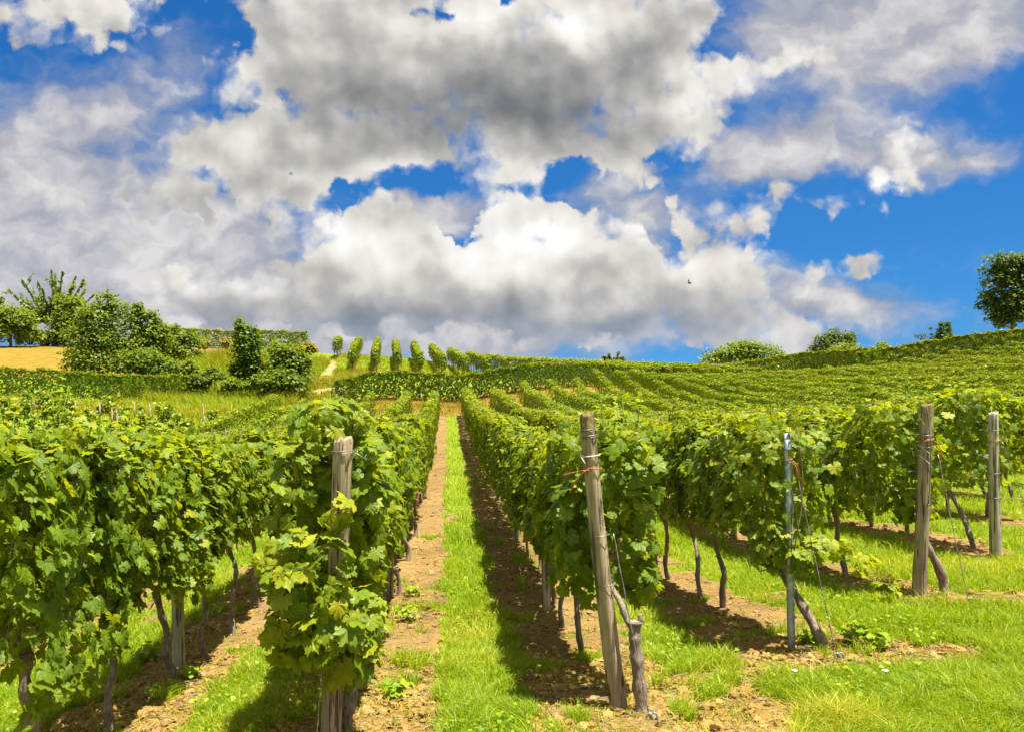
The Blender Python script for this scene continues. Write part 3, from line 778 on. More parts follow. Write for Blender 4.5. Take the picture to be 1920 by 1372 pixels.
ORD = ['first', 'second', 'third', 'fourth', 'fifth', 'sixth', 'seventh', 'eighth']
ROWDESC = {'Z': 'the row nearest the left edge', 'A': 'the row behind the leafy post', 'B': 'the row behind the leaning post', 'C': 'the row behind the grey metal post',
           'D': 'the row behind the orange looped post', 'E': 'the row behind the palest post'}
FIRST = {  # hand made vines at the row ends: label, trunk control points, foliage arguments
 'A': ('grapevine smothering the left wooden end post with pale hanging shoots',
       dict(ctrl=[(.13,-.72,-.08),(.11,-.70,.2),(.15,-.66,.42),(.10,-.5,.62),(.03,-.3,.80)], rad=.038),
       dict(seed=301, n=1050, zb=.70, zt=1.88, hw=.29, ends=(True, False), shoots=5, size=.070, tone0=.42,
            extra=[(-.17,-.92,1.0,.14,.13,.40,70,.62,.085),(.06,-.98,.80,.24,.12,.22,72,.62,.085),(.16,-.90,.62,.16,.12,.16,36,.62,.08),(-.25,-.80,.75,.12,.12,.22,30,.6,.08),(-.02,-.60,2.00,.30,.18,.14,70,.58,.083),(.24,-.66,1.5,.12,.14,.5,60,.5,.088),(-.22,-.7,1.55,.10,.14,.35,40,.55,.088),(.05,-1.02,1.02,.14,.07,.45,48,.62,.080),(.10,-1.0,1.50,.10,.05,.10,9,.62,.072),(.20,-.84,.78,.15,.14,.28,50,.55,.085),(-.30,-.86,1.1,.10,.10,.2,16,.65,.075)])),
 'B': ('grapevine behind the leaning wooden post with a thick knobbly stump',
       dict(ctrl=[(.10,-1.0,-.1),(.115,-1.0,.2),(.10,-.98,.42),(.085,-.96,.62),(.085,-.95,.74)], rad=.040, arms=False, limbs=[([(.07,-.95,.70),(.03,-.93,.76),(.0,-.90,.86),(-.05,-.8,.95),(-.05,-.4,1.0)], .022), ([(.10,-.95,.70),(.12,-.95,.75),(.115,-.95,.79)], .02), ([(-.05,-.5,1.0),(-.02,0,.95),(0,.5,.92)], .015)]),
       dict(seed=302, n=1000, zb=.78, zt=1.96, hw=.31, ends=(True, False), shoots=6, size=.068, tone0=.36,
            extra=[(-.22,-.66,1.3,.20,.12,.45,70,.45,.09),(.16,-.60,1.45,.10,.10,.35,26,.55,.08),(.20,-.66,.95,.10,.10,.14,18,.55,.08)])),
 'C': ('grapevine with a slanting bare trunk crossing the grey metal post',
       dict(ctrl=[(.29,-.84,-.08),(.26,-.82,.08),(.18,-.74,.28),(.09,-.66,.48),(.0,-.58,.66),(-.05,-.4,.80)], rad=.036),
       dict(seed=303, n=1000, zb=.84, zt=1.88, hw=.30, ends=(True, False), shoots=5, size=.067, tone0=.36,
            extra=[(-.14,-.70,.92,.16,.12,.22,50,.45,.085),(.03,-.88,.84,.10,.08,.12,26,.5,.08),(.26,-.88,.94,.20,.10,.07,22,.72,.07),(.50,-.90,.80,.12,.08,.10,14,.75,.062),(.68,-.9,.60,.11,.08,.10,10,.78,.055)])),
 'D': ('grapevine with a bowed grey trunk beside the orange looped wooden post',
       dict(ctrl=[(.27,-.80,-.08),(.27,-.79,.10),(.24,-.78,.32),(.14,-.74,.55),(.07,-.70,.68),(.16,-.64,.82),(.05,-.4,.95)], rad=.040),
       dict(seed=304, n=950, zb=.84, zt=1.96, hw=.32, ends=(True, False), shoots=6, size=.067, tone0=.36,
            extra=[(.0,-.70,.98,.14,.12,.18,30,.5,.085)])),
 'E': ('grapevine with a dark thin trunk next to the palest end post',
       dict(base=(.2, -.3), rad=.028), dict(seed=305, n=900, zb=.84, zt=2.0, hw=.32, ends=(True, False), shoots=6, size=.067)),
 'Z': ('large dark grapevine with low hanging leaves at the edge of the picture',
       dict(base=(.10, -.05), rad=.036), dict(seed=306, n=1600, zb=.60, zt=1.98, hw=.33, shoots=6, size=.064, tone0=.33)),
}
KEY = {v: k for k, v in ROWX.items()}
cand = []
for x in ROWS:
    s, e = row_start(x), row_end(x)
    ys = np.arange(s + .78, e - .3, SP)
    for i, y in enumerate(ys):
        u = x / y
        if -.74 < u < .92: cand.append((y + abs(x) * .15 + (0 if x in KEY else 3.0), x, y, i))
cand.sort()
things_v, stuff_v = cand[:VINES], cand[VINES:]
rv = np.random.default_rng(77)
for _, x, y, i in things_v:
    k = KEY.get(x)
    z = float(ground(x + .1, y))
    if i == 0 and k:
        label, tk, fk = FIRST[k]
        r = np.random.default_rng(fk['seed'] + 50)
        tm = grow_trunk(r, **tk).mesh('trunk', M_BARK, smooth=True); fm = foliage_mesh(**fk)
        o = empty('grapevine', (x, y, z), label, 'grapevine', 'grapevines')
        link('trunk', tm, o); link('foliage', fm, o)
        continue
    if k and i < 6:
        label = ORD[i] + ' grapevine from the near end of ' + ROWDESC[k]
    elif k:
        label = 'leafy grapevine beyond the sixth one in ' + ROWDESC[k]
    elif x > 0:
        label = 'leafy grapevine in the rows beyond the palest end post, right hand slope'
    else:
        label = 'leafy grapevine in the sunken rows beyond the nearest left hand row'
    grp = 'grapevines' if (k and i < 6) else 'grapevines further along ' + ROWDESC[k] if k else ('grapevines of the right hand slope' if x > 0 else 'grapevines of the sunken left hand rows')
    o = empty('grapevine', (x + rv.normal(0, .03), y + rv.normal(0, .05), z), label, 'grapevine', grp, rz=rv.normal(0, .05))
    trim = float(np.interp(y, [14, 30], [0, 1]))           # the far vines are clipped closer
    o.scale = (rv.uniform(.92, 1.12) * (1 - .08 * trim), rv.choice([-1, 1]) * rv.uniform(.96, 1.08), rv.uniform(.95, 1.05) * (1 - .11 * trim))
    near_ = y < 14
    fm = PROTO_F[rv.integers(6)] if near_ else PROTO_M[rv.integers(4)]
    if k == 'Z' and i < 3: fm = foliage_mesh(320 + i, n=1400, zb=.74, zt=1.95, hw=.31, size=.063, shoots=4, tone0=.34)
    link('trunk', PROTO_T[rv.integers(7)], o); link('foliage', fm, o)
# the rest of the lower vineyard, one mass of leaves row behind row
b = Bag(); r = np.random.default_rng(88)
if stuff_v:
    A = np.array([(x, y) for _, x, y, i in stuff_v]); Z = ground(A[:, 0], A[:, 1])
    for (x, y), z in zip(A, Z):
        far = y > 24
        q = Bag()
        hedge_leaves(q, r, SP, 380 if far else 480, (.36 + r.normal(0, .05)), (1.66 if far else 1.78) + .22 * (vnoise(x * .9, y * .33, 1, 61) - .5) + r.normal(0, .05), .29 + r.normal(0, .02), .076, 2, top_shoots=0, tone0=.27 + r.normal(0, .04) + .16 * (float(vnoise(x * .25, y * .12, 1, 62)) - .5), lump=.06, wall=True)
        V = q.V[0] if len(q.V) == 1 else np.concatenate(q.V)
        V = V + np.array([x, y, z])
        b.add(V, np.concatenate(q.F) if len(q.F) > 1 else q.F[0], np.concatenate(q.tone))
        p = np.array([(x + r.normal(0, .03) + .1, y, z - .05), (x + r.normal(0, .03), y, z + .8)])
        Vt, Ft, _t = tube_arrays(p, .025, 4, cap=False); b.add(Vt, Ft)
    tag(link('vineyard_rows', b.mesh('vineyard_rows', M_VINE_FAR)), kind='stuff')
# ------------------------------------------------------------------ distant vine rows, each row one thing
def path_of(pts):
    pts = np.array(pts, float)
    seg = np.hypot(*np.diff(pts, axis=0).T); cum = np.concatenate([[0], np.cumsum(seg)])
    L = cum[-1]
    def f(s):
        q = np.clip(s + L / 2, 0, L)
        x = np.interp(q, cum, pts[:, 0]); y = np.interp(q, cum, pts[:, 1])
        x2 = np.interp(np.clip(q + .3, 0, L), cum, pts[:, 0]); y2 = np.interp(np.clip(q + .3, 0, L), cum, pts[:, 1])
        x1 = np.interp(np.clip(q - .3, 0, L), cum, pts[:, 0]); y1 = np.interp(np.clip(q - .3, 0, L), cum, pts[:, 1])
        return x, y, ground(x, y), np.arctan2(y2 - y1, x2 - x1) - math.pi / 2
    return f, L
_sb = Bag(); add_tube(_sb, spline([(0, 0, -.15), (.03, 0, .4), (-.02, 0, 1.0)], 6), .035, 5)
STEM = _sb.mesh('stem', M_BARK)
def vine_row(pts, label, group, seed, per=330, zt=1.85, zb=.5, hw=.30, size=.09, tone0=.36, level=2, lump=.08):
    f, L = path_of(pts)
    r = np.random.default_rng(seed)
    b = Bag()
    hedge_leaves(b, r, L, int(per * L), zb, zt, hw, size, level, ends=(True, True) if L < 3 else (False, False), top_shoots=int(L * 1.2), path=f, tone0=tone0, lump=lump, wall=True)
    # rounded row ends
    for e in (-L / 2, L / 2):
        k = int(per * .35); d = unit(r.normal(0, 1, (k, 3)))
        x, y, z, a = f(np.full(k, e))
        P = np.stack([x, y, z + (zt + zb) / 2], -1) + d * (hw * 1.05, hw * 1.05, (zt - zb) * .52)
        b.leaves(P, d + r.normal(0, .3, (k, 3)) + (0, 0, .4), r.normal(0, .6, (k, 3)) - (0, 0, .7), size * r.uniform(.7, 1.2, k), np.clip(tone0 + r.normal(0, .13, k), .02, .98), level, r)
    c = f(np.array([0.0]))
    o = empty('vine_row', (float(c[0][0]), float(c[1][0]), float(c[2][0])), label, 'vine row', group)
    off = np.array(o.location)
    b.V = [v - off for v in b.V]
    link('foliage', b.mesh('foliage', M_VINE_FAR), o)
    for s in np.arange(-L / 2 + .3, L / 2, 1.3):
        x, y, z, a = f(np.array([s]))
        link('stem', STEM, o, (float(x[0]) + r.normal(0, .08) - off[0], float(y[0]) - off[1], float(z[0]) - off[2]))
    return o
vine_row([(-7.3, 49.0), (-4.8, 48.9), (.93, 48.6), (5.25, 50), (10, 56), (17, 65.5), (24.2, 75)], 'dense dark vine row running crosswise behind the end of the grassy aisle', 'crosswise vine rows', 401, lump=.13, per=520, size=.088, zb=.12, tone0=.17)
vine_row([(-31, 45.2), (-27, 46), (-22, 49.5), (-17.8, 55)], 'dense dark vine row below the straw coloured meadow on the left', 'crosswise vine rows', 402, lump=.13, per=520, zt=1.95, zb=.15, size=.088, tone0=.15)
vine_row([(25.5, 78), (33, 83), (39.7, 84), (43.5, 79), (44.6, 76.5)], 'sunlit vine row along the skyline in front of the wide low tree', 'crosswise vine rows', 403, per=700, zb=.0, tone0=.42, size=.12)
vine_row([(41.6, 75.5), (43.2, 74), (46.5, 73), (53, 70), (60, 66)], 'tall bushy vine row climbing to the big dark tree on the right', 'crosswise vine rows', 404, lump=.2, per=640, zt=2.0, zb=.0, tone0=.32, hw=.38, size=.13)
N_UP = 22
UPL = ['lone short vine row', 'vine row leaning right', 'vine row leaning slightly right', 'upright narrow vine row']
for k in range(N_UP):
    x0 = -9.8 + 1.9 * k; y0 = 62 + max(0, k - 6) * .55
    far = 79 - (3 if k == 0 else 0)
    if k == 0: y0 = 70
    d = -.0786
    pts = [(x0 + d * (y - 62), y) for y in np.linspace(y0, far + max(0, k - 8) * .3, 6)]
    if k == 0: lb = 'far short vine row above the sandy track, leftmost on the crest'
    elif k <= 6: lb = ['', 'vine row beside the top of the sandy track, seen along its length', 'vine row second to the right of the sandy track', 'narrow upright vine row, third right of the sandy track', 'narrow upright vine row, fourth right of the sandy track',
                       'rounded vine row end, fifth right of the sandy track', 'rounded vine row end, sixth right of the sandy track'][k]
    else: lb = 'vine row on the crest merging with its neighbours behind the crosswise row'
    vine_row(pts, lb, 'vine rows on the crest' if k <= 6 else 'merged vine rows on the crest', 420 + k, per=320, size=.10, zt=1.95, zb=.68 if k < 8 else .15, hw=.30, tone0=.33, lump=.16)
vine_row([(-33, 82), (-26, 84), (-21, 85)], 'distant vine row behind the shrubs left of the narrow bush', 'vine rows above the overgrown bank', 450, per=420, size=.11, zb=.05, zt=2.3, tone0=.40)
vine_row([(-21.5, 80), (-17.5, 80.5), (-15.0, 80)], 'distant vine row between the narrow bush and the sandy track', 'vine rows above the overgrown bank', 451, per=420, size=.11, zb=.05, zt=2.2, tone0=.40)
# ------------------------------------------------------------------ trees and shrubs
def wpt(px, py, Y):
    """photograph pixel at a given distance -> point in the scene"""
    return ((px - 838) / FPX * Y, Y, EYE - (py - 722) / FPX * Y)
def crown_leaves(b, r, lobes, n, size, level, tone0=.42, gap=.35, droop=.3):
    vol = np.array([l[3] * l[4] * l[5] for l in lobes]) ** .67
    cnt = np.maximum((n * vol / vol.sum()).astype(int), 12)
    for l, k in zip(lobes, cnt):
        c = np.array(l[:3]); R = np.array(l[3:6])
        # clumps on the lobe's shell: twigs with their own little spray of leaves
        m = max(6, k // 14)
        d = unit(r.normal(0, 1, (m, 3))); d[:, 2] = np.where(d[:, 2] < -.5, -d[:, 2], d[:, 2])
        q = r.uniform(.30, 1.0, m) ** .6 * (1 + np.abs(r.normal(0, .20, m)))
        tw = c + d * R * q[:, None]
        w = r.integers(0, m, k)
        P = tw[w] + r.normal(0, 1, (k, 3)) * (R.mean() * .13 + size * .8) * (1, 1, .75)
        D = d[w]
        N = D * .6 + np.array([0, 0, .75]) + r.normal(0, .5, (k, 3))
        T = D * .7 + r.normal(0, .6, (k, 3)) - np.array([0, 0, droop])
        tone = np.clip(tone0 + r.normal(0, .10, k) + r.normal(0, .10, m)[w], .02, .98)
        b.leaves(P, N, T, size * r.uniform(.6, 1.25, k), tone, level, r)
        # loose sprays breaking the outline
        for _ in range(max(3, k // 90)):
            dd = unit(r.normal(0, 1, 3)); dd[2] = abs(dd[2]) * .9 + .25; dd = unit(dd)
            p0 = c + dd * R * .7; ln = R.mean() * r.uniform(.35, .75); mm = r.integers(10, 20)
            f = r.random(mm)[:, None]
            P = p0 + dd * ln * f + np.array([0, 0, .15]) * f ** 2 * ln + r.normal(0, size * .7, (mm, 3))
            b.leaves(P, np.array([0, 0, .8]) + r.normal(0, .5, (mm, 3)), dd + r.normal(0, .6, (mm, 3)), size * r.uniform(.5, 1.0, mm), np.clip(tone0 + .06 + r.normal(0, .12, mm), .02, .98), level, r)
def tree(name, label, cat, Y, base_px, lobes_px, n, size, mat, seed, group=None, depth=.8, trunk_r=.12, tone0=.42, level=3, bare=None):
    """lobes as picture ellipses at one distance; they are given their own depth"""
    r = np.random.default_rng(seed)
    s = Y / FPX
    bx, by = base_px
    B = np.array(wpt(bx, by, Y)); g = float(ground(B[0], B[1])); B[2] = min(g, B[2]) if name != 'tree' else g
    B[2] = g
    lob = []
    for (cx, cy, rx, ry) in lobes_px:
        p = wpt(cx, cy, Y)
        lob.append((p[0] - B[0], r.normal(0, .25) * rx * s, p[2] - B[2], rx * s, max(rx * s * depth, .25), ry * s))
    fol = Bag(); crown_leaves(fol, r, lob, n, size, level, tone0)
    tr = Bag()
    top = max(l[2] for l in lob)
    cxm = np.mean([l[0] for l in lob])
    stem = spline([(0, 0, -.2), (cxm * .2 + r.normal(0, .05), r.normal(0, .05), top * .35), (cxm * .7, 0, top * .75)], 10)
    add_tube(tr, stem, np.linspace(trunk_r * 1.3, trunk_r * .4, 10), 8, r, .05)
    for l in lob:
        i = int(np.clip(r.integers(3, 9), 0, 9)); p0 = stem[i]; p1 = np.array(l[:3])
        add_tube(tr, spline([p0, (p0 + p1) / 2 + r.normal(0, .1, 3), p1], 6), np.linspace(trunk_r * .5, trunk_r * .15, 6), 5)
        for k in range(4):
            e = p1 + unit(r.normal(0, 1, 3)) * np.array(l[3:6]) * .85
            add_tube(tr, spline([p1, (p1 + e) / 2 + r.normal(0, .08, 3), e], 4), np.linspace(trunk_r * .2, .012, 4), 4)
    o = empty(name, tuple(B), label, cat, group)
    link('crown', fol.mesh('crown', mat), o); link('trunk', tr.mesh('trunk', M_BARK, smooth=True), o)
    return o
def ax_(v): return v / np.linalg.norm(v)
def spoke_tree(name, label, Y, base_px, fork_px, tips_px, mat, seed, size, per, trunk_r, lobes_px=(), n=0, tone0=.4):
    """a tree of long whippy branches clothed in leaves to their tips"""
    r = np.random.default_rng(seed); s = Y / FPX
    B = np.array(wpt(base_px[0], base_px[1], Y)); B[2] = float(ground(B[0], B[1]))
    f = np.array(wpt(fork_px[0], fork_px[1], Y)) - B
    fol, tr = Bag(), Bag()
    add_tube(tr, spline([(0, 0, -.2), f * .5 + r.normal(0, .05, 3), f], 8), np.linspace(trunk_r * 1.3, trunk_r * .8, 8), 8, r, .05)
    for (tx, ty) in tips_px:
        t = np.array(wpt(tx, ty, Y)) - B; t[1] = r.normal(0, .45) * abs(t[2] - f[2])
        mid = f + (t - f) * .5 + (np.array([0, 0, .10]) - (t - f) * (0, 0, .12)) + r.normal(0, .08, 3)
        c = spline([f, mid, t], 14)
        add_tube(tr, c, np.linspace(trunk_r * .45, .02, 14), 5)
        k = per
        i = r.uniform(.22, 1.0, k); P = np.stack([np.interp(i, np.linspace(0, 1, 14), c[:, j]) for j in range(3)], -1)
        ax = unit(t - f); o_ = r.normal(0, 1, (k, 3)); o_ = unit(o_ - (o_ @ ax)[:, None] * ax)
        for q in r.uniform(.35, .9, 5):              # side twigs
            a0 = np.array([np.interp(q, np.linspace(0, 1, 14), c[:, j]) for j in range(3)]); dd = unit(ax_(t - f) + r.normal(0, .7, 3)); ln = np.linalg.norm(t - f) * r.uniform(.12, .3)
            add_tube(tr, spline([a0, a0 + dd * ln * .5, a0 + dd * ln + (0, 0, .1)], 5), np.linspace(.03, .01, 5), 4)
            kk = 26; ff = r.random((kk, 1)); fol.leaves(a0 + dd * ln * ff + r.normal(0, size * .5, (kk, 3)), r.normal(0, .6, (kk, 3)) + (0, 0, .7), r.normal(0, .7, (kk, 3)) - (0, 0, .5), size * r.uniform(.5, 1.0, kk), np.clip(tone0 + r.normal(0, .14, kk), .02, .98), 3, r)
        wdt = (size * 1.1 * (1.15 - .75 * i))[:, None]
        fol.leaves(P + o_ * wdt * r.random((k, 1)), o_ + np.array([0, 0, .6]) + r.normal(0, .3, (k, 3)), o_ * .8 - np.array([0, 0, .6]) + ax * .4, size * r.uniform(.55, 1.1, k), np.clip(tone0 + r.normal(0, .14, k), .02, .98), 3, r)
    if n:
        lob = []
        for (cx, cy, rx, ry) in lobes_px:
            p = np.array(wpt(cx, cy, Y)) - B; lob.append((p[0], 0, p[2], rx * s, rx * s * .8, ry * s))
        crown_leaves(fol, r, lob, n, size, 3, tone0)
    o = empty(name, tuple(B), label, 'tree')
    link('crown', fol.mesh('crown', mat), o); link('trunk', tr.mesh('trunk', M_BARK, smooth=True), o)
    return o
spoke_tree('cherry_tree', 'cherry tree with long whippy leaf covered branches above the straw meadow', 80, (103, 652), (100, 605),
           [(28,545),(44,560),(57,523),(74,532),(84,520),(97,514),(108,511),(114,530),(126,513),(143,517),(150,540),(163,530),(168,549),(34,578),(46,592),(140,560),(152,572),(70,560),(92,545),(122,555)], M_TREE, 501, .20, 120, .2,
           [(85,596,32,15),(104,588,24,18),(75,602,24,12)], 1200)
tree('tree', 'rounded leafy tree just right of the whippy cherry tree', 'tree', 77, (138,655), [(135,585,24,26),(125,612,26,26),(148,608,24,28),(138,632,30,20),(112,630,14,16)], 3200, .22, M_TREE, 502, trunk_r=.14, tone0=.5)
tree('tree', 'light leafy tree cut off by the left edge below the cherry tree', 'tree', 74, (20,655), [(2,600,22,28),(30,605,30,24),(55,612,20,18),(10,628,40,18),(48,628,24,14),(-20,590,20,30),(-2,572,8,12)], 3600, .22, M_TREE, 503, trunk_r=.12, tone0=.52)
tree('shrub', 'small yellow green shrub between the cherry tree and the edge tree', 'shrub', 76, (76,640), [(75,628,7,9),(84,634,14,6)], 420, .14, M_TREE, 504, trunk_r=.05, tone0=.8)
tree('shrub', 'dark low shrub at the foot of the cherry tree', 'shrub', 78, (60,655), [(50,640,26,10),(100,644,22,8),(128,646,16,9)], 1300, .17, M_TREE_DARK, 505, trunk_r=.05, tone0=.5)
tree('bush', 'tall broad bush, largest one beside the straw coloured meadow', 'bush', 57.5, (200,700), [(198,570,20,20),(188,588,18,18),(218,585,24,22),(185,622,44,34),(232,622,30,36),(160,650,32,34),(200,664,56,34),(148,676,22,22),(240,668,40,30),(178,600,26,26),(205,690,60,16),(150,692,30,12)], 9500, .15, M_TREE, 506, trunk_r=.12, tone0=.46)
tree('bush', 'slim pointed bush standing right of the broad bush', 'bush', 58, (262,700), [(258,582,7,13),(258,604,11,18),(260,630,16,24),(264,660,24,28),(284,596,11,13),(288,618,16,18),(292,645,26,26),(300,628,16,20)], 4200, .16, M_TREE, 507, trunk_r=.08, tone0=.44)
tree('bush', 'low dark rounded bush at the foot of the slim pointed bush', 'bush', 55, (262,705), [(262,680,34,20),(290,685,26,16),(240,690,30,14),(310,692,24,14)], 3200, .15, M_TREE, 508, trunk_r=.06, tone0=.36)
tree('bush', 'light bush with a small rounded top behind the tall bank grass', 'bush', 64, (335,672), [(326,622,13,10),(322,640,22,16),(345,640,22,14),(360,645,20,12),(310,655,22,16),(335,664,34,12)], 3200, .17, M_TREE, 509, trunk_r=.06, tone0=.5)
tree('bush', 'narrow upright bush standing alone on the overgrown bank', 'bush', 56, (463,705), [(449,608,6,8),(452,622,10,12),(468,624,12,10),(462,642,20,18),(464,664,24,22),(463,686,22,16),(478,640,10,14),(462,702,24,12),(455,694,22,12)], 5200, .145, M_TREE, 510, trunk_r=.08, tone0=.32)
tree('bush', 'rounded bush on the bank beside the sandy track', 'bush', 54, (545,712), [(548,676,30,20),(525,668,20,14),(570,684,18,18),(535,690,28,14),(548,704,38,12)], 3200, .155, M_TREE, 511, trunk_r=.06, tone0=.46)
tree('bush', 'dark bush at the bank foot behind the curving rows', 'bush', 52.5, (530,740), [(530,716,32,16),(555,722,18,14),(508,722,20,12)], 1900, .15, M_TREE, 512, trunk_r=.05, tone0=.40)
tree('bush', 'small shaded bush left of the dark bush at the bank foot', 'bush', 53, (490,736), [(488,718,18,14),(470,724,14,9)], 800, .14, M_TREE, 513, trunk_r=.04, tone0=.45)
tree('shrub', 'yellow flowering shrub in front of the distant vine row, left one of two', 'shrub', 66, (385,664), [(385,647,7,9)], 330, .13, M_STRAW, 514, trunk_r=.04, tone0=.55, group='yellow shrubs')
tree('shrub', 'yellow flowering shrub nearest the narrow upright bush', 'shrub', 66, (424,664), [(423,645,8,8),(432,650,6,7)], 330, .13, M_STRAW, 515, trunk_r=.04, tone0=.5, group='yellow shrubs')
# right hand skyline
tree('tree', 'wide low spreading tree on the skyline right of centre', 'tree', 112, (1392,700), [(1392,660,34,14),(1362,668,30,12),(1425,662,34,12),(1335,680,22,10),(1390,676,60,12),(1455,672,18,8),(1405,652,20,7)], 4200, .27, M_TREE, 520, trunk_r=.25, tone0=.5)
tree('conifer', 'dark bushy conifer on the right hand skyline', 'tree', 100, (1560,690), [(1563,632,16,12),(1550,645,22,16),(1575,642,22,16),(1545,662,24,16),(1565,660,34,16),(1592,650,14,12)], 4200, .2, M_TREE_DARK, 521, trunk_r=.25, tone0=.62)
tree('bush', 'light rounded bush in front of the dark conifer', 'bush', 95, (1585,680), [(1585,656,22,9),(1582,666,30,10),(1605,664,10,9)], 1700, .17, M_TREE, 522, trunk_r=.1, tone0=.55)
tree('bush', 'small round lone bush between the conifer and the climbing row', 'bush', 96, (1656,672), [(1656,652,11,9),(1656,660,13,9)], 800, .18, M_TREE, 523, trunk_r=.08, tone0=.45)
tree('spruce', 'small pointed spruce, left one of the touching pair', 'tree', 96, (1765,650), [(1766,612,3,7),(1765,622,6,8),(1765,633,9,9),(1765,642,11,7)], 900, .16, M_TREE_DARK, 524, trunk_r=.08, group='pointed spruces', tone0=.45)
tree('spruce', 'small pointed spruce, right one of the touching pair', 'tree', 97, (1776,650), [(1776,611,3,7),(1777,621,6,8),(1777,632,8,9),(1776,642,10,7)], 900, .16, M_TREE_DARK, 525, trunk_r=.08, group='pointed spruces', tone0=.45)
tree('tree', 'big dark open crowned tree at the right edge of the skyline', 'tree', 88, (1900,640), [(1880,492,24,12),(1908,494,24,14),(1868,508,20,12),(1893,512,28,14),(1864,532,22,12),(1892,536,30,16),(1860,556,20,11),(1856,574,18,9),(1888,566,32,18),(1872,590,22,12),(1898,596,30,18),(1930,500,26,22),(1940,540,34,30),(1935,585,34,26),(1880,608,14,10)], 7500, .24, M_TREE_DARK, 526, trunk_r=.3, tone0=.42)
spoke_tree('tree', 'top of a spiky branched tree poking above the crest rows', 115, (1150,720), (1150,692), [(1131,668),(1139,664),(1147,668),(1154,672),(1160,660),(1166,670),(1172,676),(1128,678),(1143,676)], M_TREE_DARK, 527, .24, 110, .12, tone0=.6)
tree('sapling', 'thin spindly sapling standing up beside the pair of spruces', 'sapling', 95, (1746,650), [(1746,618,2,3),(1747,628,3,2),(1746,636,3,3)], 60, .12, M_TREE_DARK, 528, trunk_r=.04, tone0=.4)
tree('sapling', 'bent twiggy sapling over the climbing vine row', 'sapling', 95, (1730,655), [(1724,632,7,3),(1733,630,5,4),(1729,638,7,3)], 120, .12, M_TREE_DARK, 529, trunk_r=.04, tone0=.4)

for i, (px, py, rx, ry, Y, lb, mt, tn) in enumerate((
    (402,703,24,10,54.5,'low shrub in the bank grass left of the narrow upright bush', M_TREE, .5),(434,722,20,9,53,'low shrub at the bank foot below the narrow upright bush', M_TREE, .6),
    (372,716,18,9,54,'low dark shrub in the bank grass right of the left crosswise row', M_TREE_DARK, .6),(505,692,16,12,56,'small shrub between the narrow upright bush and the rounded bush', M_TREE, .55),
    (577,654,17,9,60,'yellowish grassy shrub at the top of the bank beside the track', M_STRAW, .3),
    (350,690,20,12,57,'light green shrub behind the end of the left crosswise row', M_TREE, .66),(520,652,14,8,61,'small yellow green shrub in front of the distant row at the bank top', M_TREE, .75))):
    tree('shrub', lb, 'shrub', Y, (px, py + ry), [(px, py, rx * .7, ry), (px - rx * .5, py + ry * .3, rx * .55, ry * .7), (px + rx * .5, py + ry * .35, rx * .5, ry * .65)], 900, .14, mt, 560 + i, trunk_r=.04, tone0=tn, group='shrubs on the overgrown bank')
# ------------------------------------------------------------------ posts, wires, stakes
def post_mesh(r, h, rad, lean=(0, 0), taper=.86, square=.0, bend=.0, sides=26):
    n = 22
    t = np.linspace(0, 1, n)
    th = np.linspace(0, 2 * math.pi, sides, endpoint=False)
    sides0 = sides
    sh = 1 + square * (np.abs(np.cos(2 * th)) - .5) + r.normal(0, .02, sides)
    for _ in range(3): sh[r.integers(0, sides)] -= r.uniform(.10, .20)          # drying splits
    V = []
    zz = -.15 + (h + .15) * t
    for i in range(n):
        R = rad * (1 - (1 - taper) * t[i]) * sh * (1 + r.normal(0, .012, sides))
        cx = lean[0] * zz[i] / h + bend * math.sin(math.pi * t[i]); cy = lean[1] * zz[i] / h
        V.append(np.stack([cx + R * np.cos(th), cy + R * np.sin(th), np.full(sides, zz[i])], -1))
    V[-1][:, 2] += r.normal(0, .008, sides) + .012 * np.cos(th)
    top = V[-1].copy(); c = top.mean(0); rim = c + (top - c) * .90; rim[:, 2] += .012
    V.append(rim); V = np.concatenate(V)
    F = [(i * sides + j, i * sides + (j + 1) % sides, (i + 1) * sides + (j + 1) % sides, (i + 1) * sides + j) for i in range(n) for j in range(sides)]
    V = np.concatenate([V, [rim.mean(0) + (0, 0, .004)]])
    tri = [(n * sides + j, n * sides + (j + 1) % sides, len(V) - 1) for j in range(sides)]
    return V, [np.array(F), np.array(tri)]
def wire_bag(paths, rad, sides=5):
    b = Bag()
    for p in paths: add_tube(b, p, rad, sides)
    return b
def ring(c, rad, n=16, tilt=.0, turns=1, dz=.012):
    a = np.linspace(0, 2 * math.pi * turns, n * turns + 1)
    return np.stack([c[0] + rad * np.cos(a), c[1] + rad * np.sin(a), c[2] + tilt * np.cos(a) * rad + dz * a / (2 * math.pi)], -1)
rp = np.random.default_rng(9)
def end_post(px, base_y, Y, h, rad, lean, label, mat, **kw):
    x = (px - 838) / FPX * Y
    z = float(ground(x, Y))
    o = empty('trellis_post', (x, Y, z), label, 'post')
    V, F = post_mesh(rp, h, rad, lean, **kw)
    link('post_shaft', make_mesh('post_shaft', V, F, mat, None, True), o)
    def at(zz): return np.array([lean[0] * zz / h, lean[1] * zz / h, zz])
    return o, at
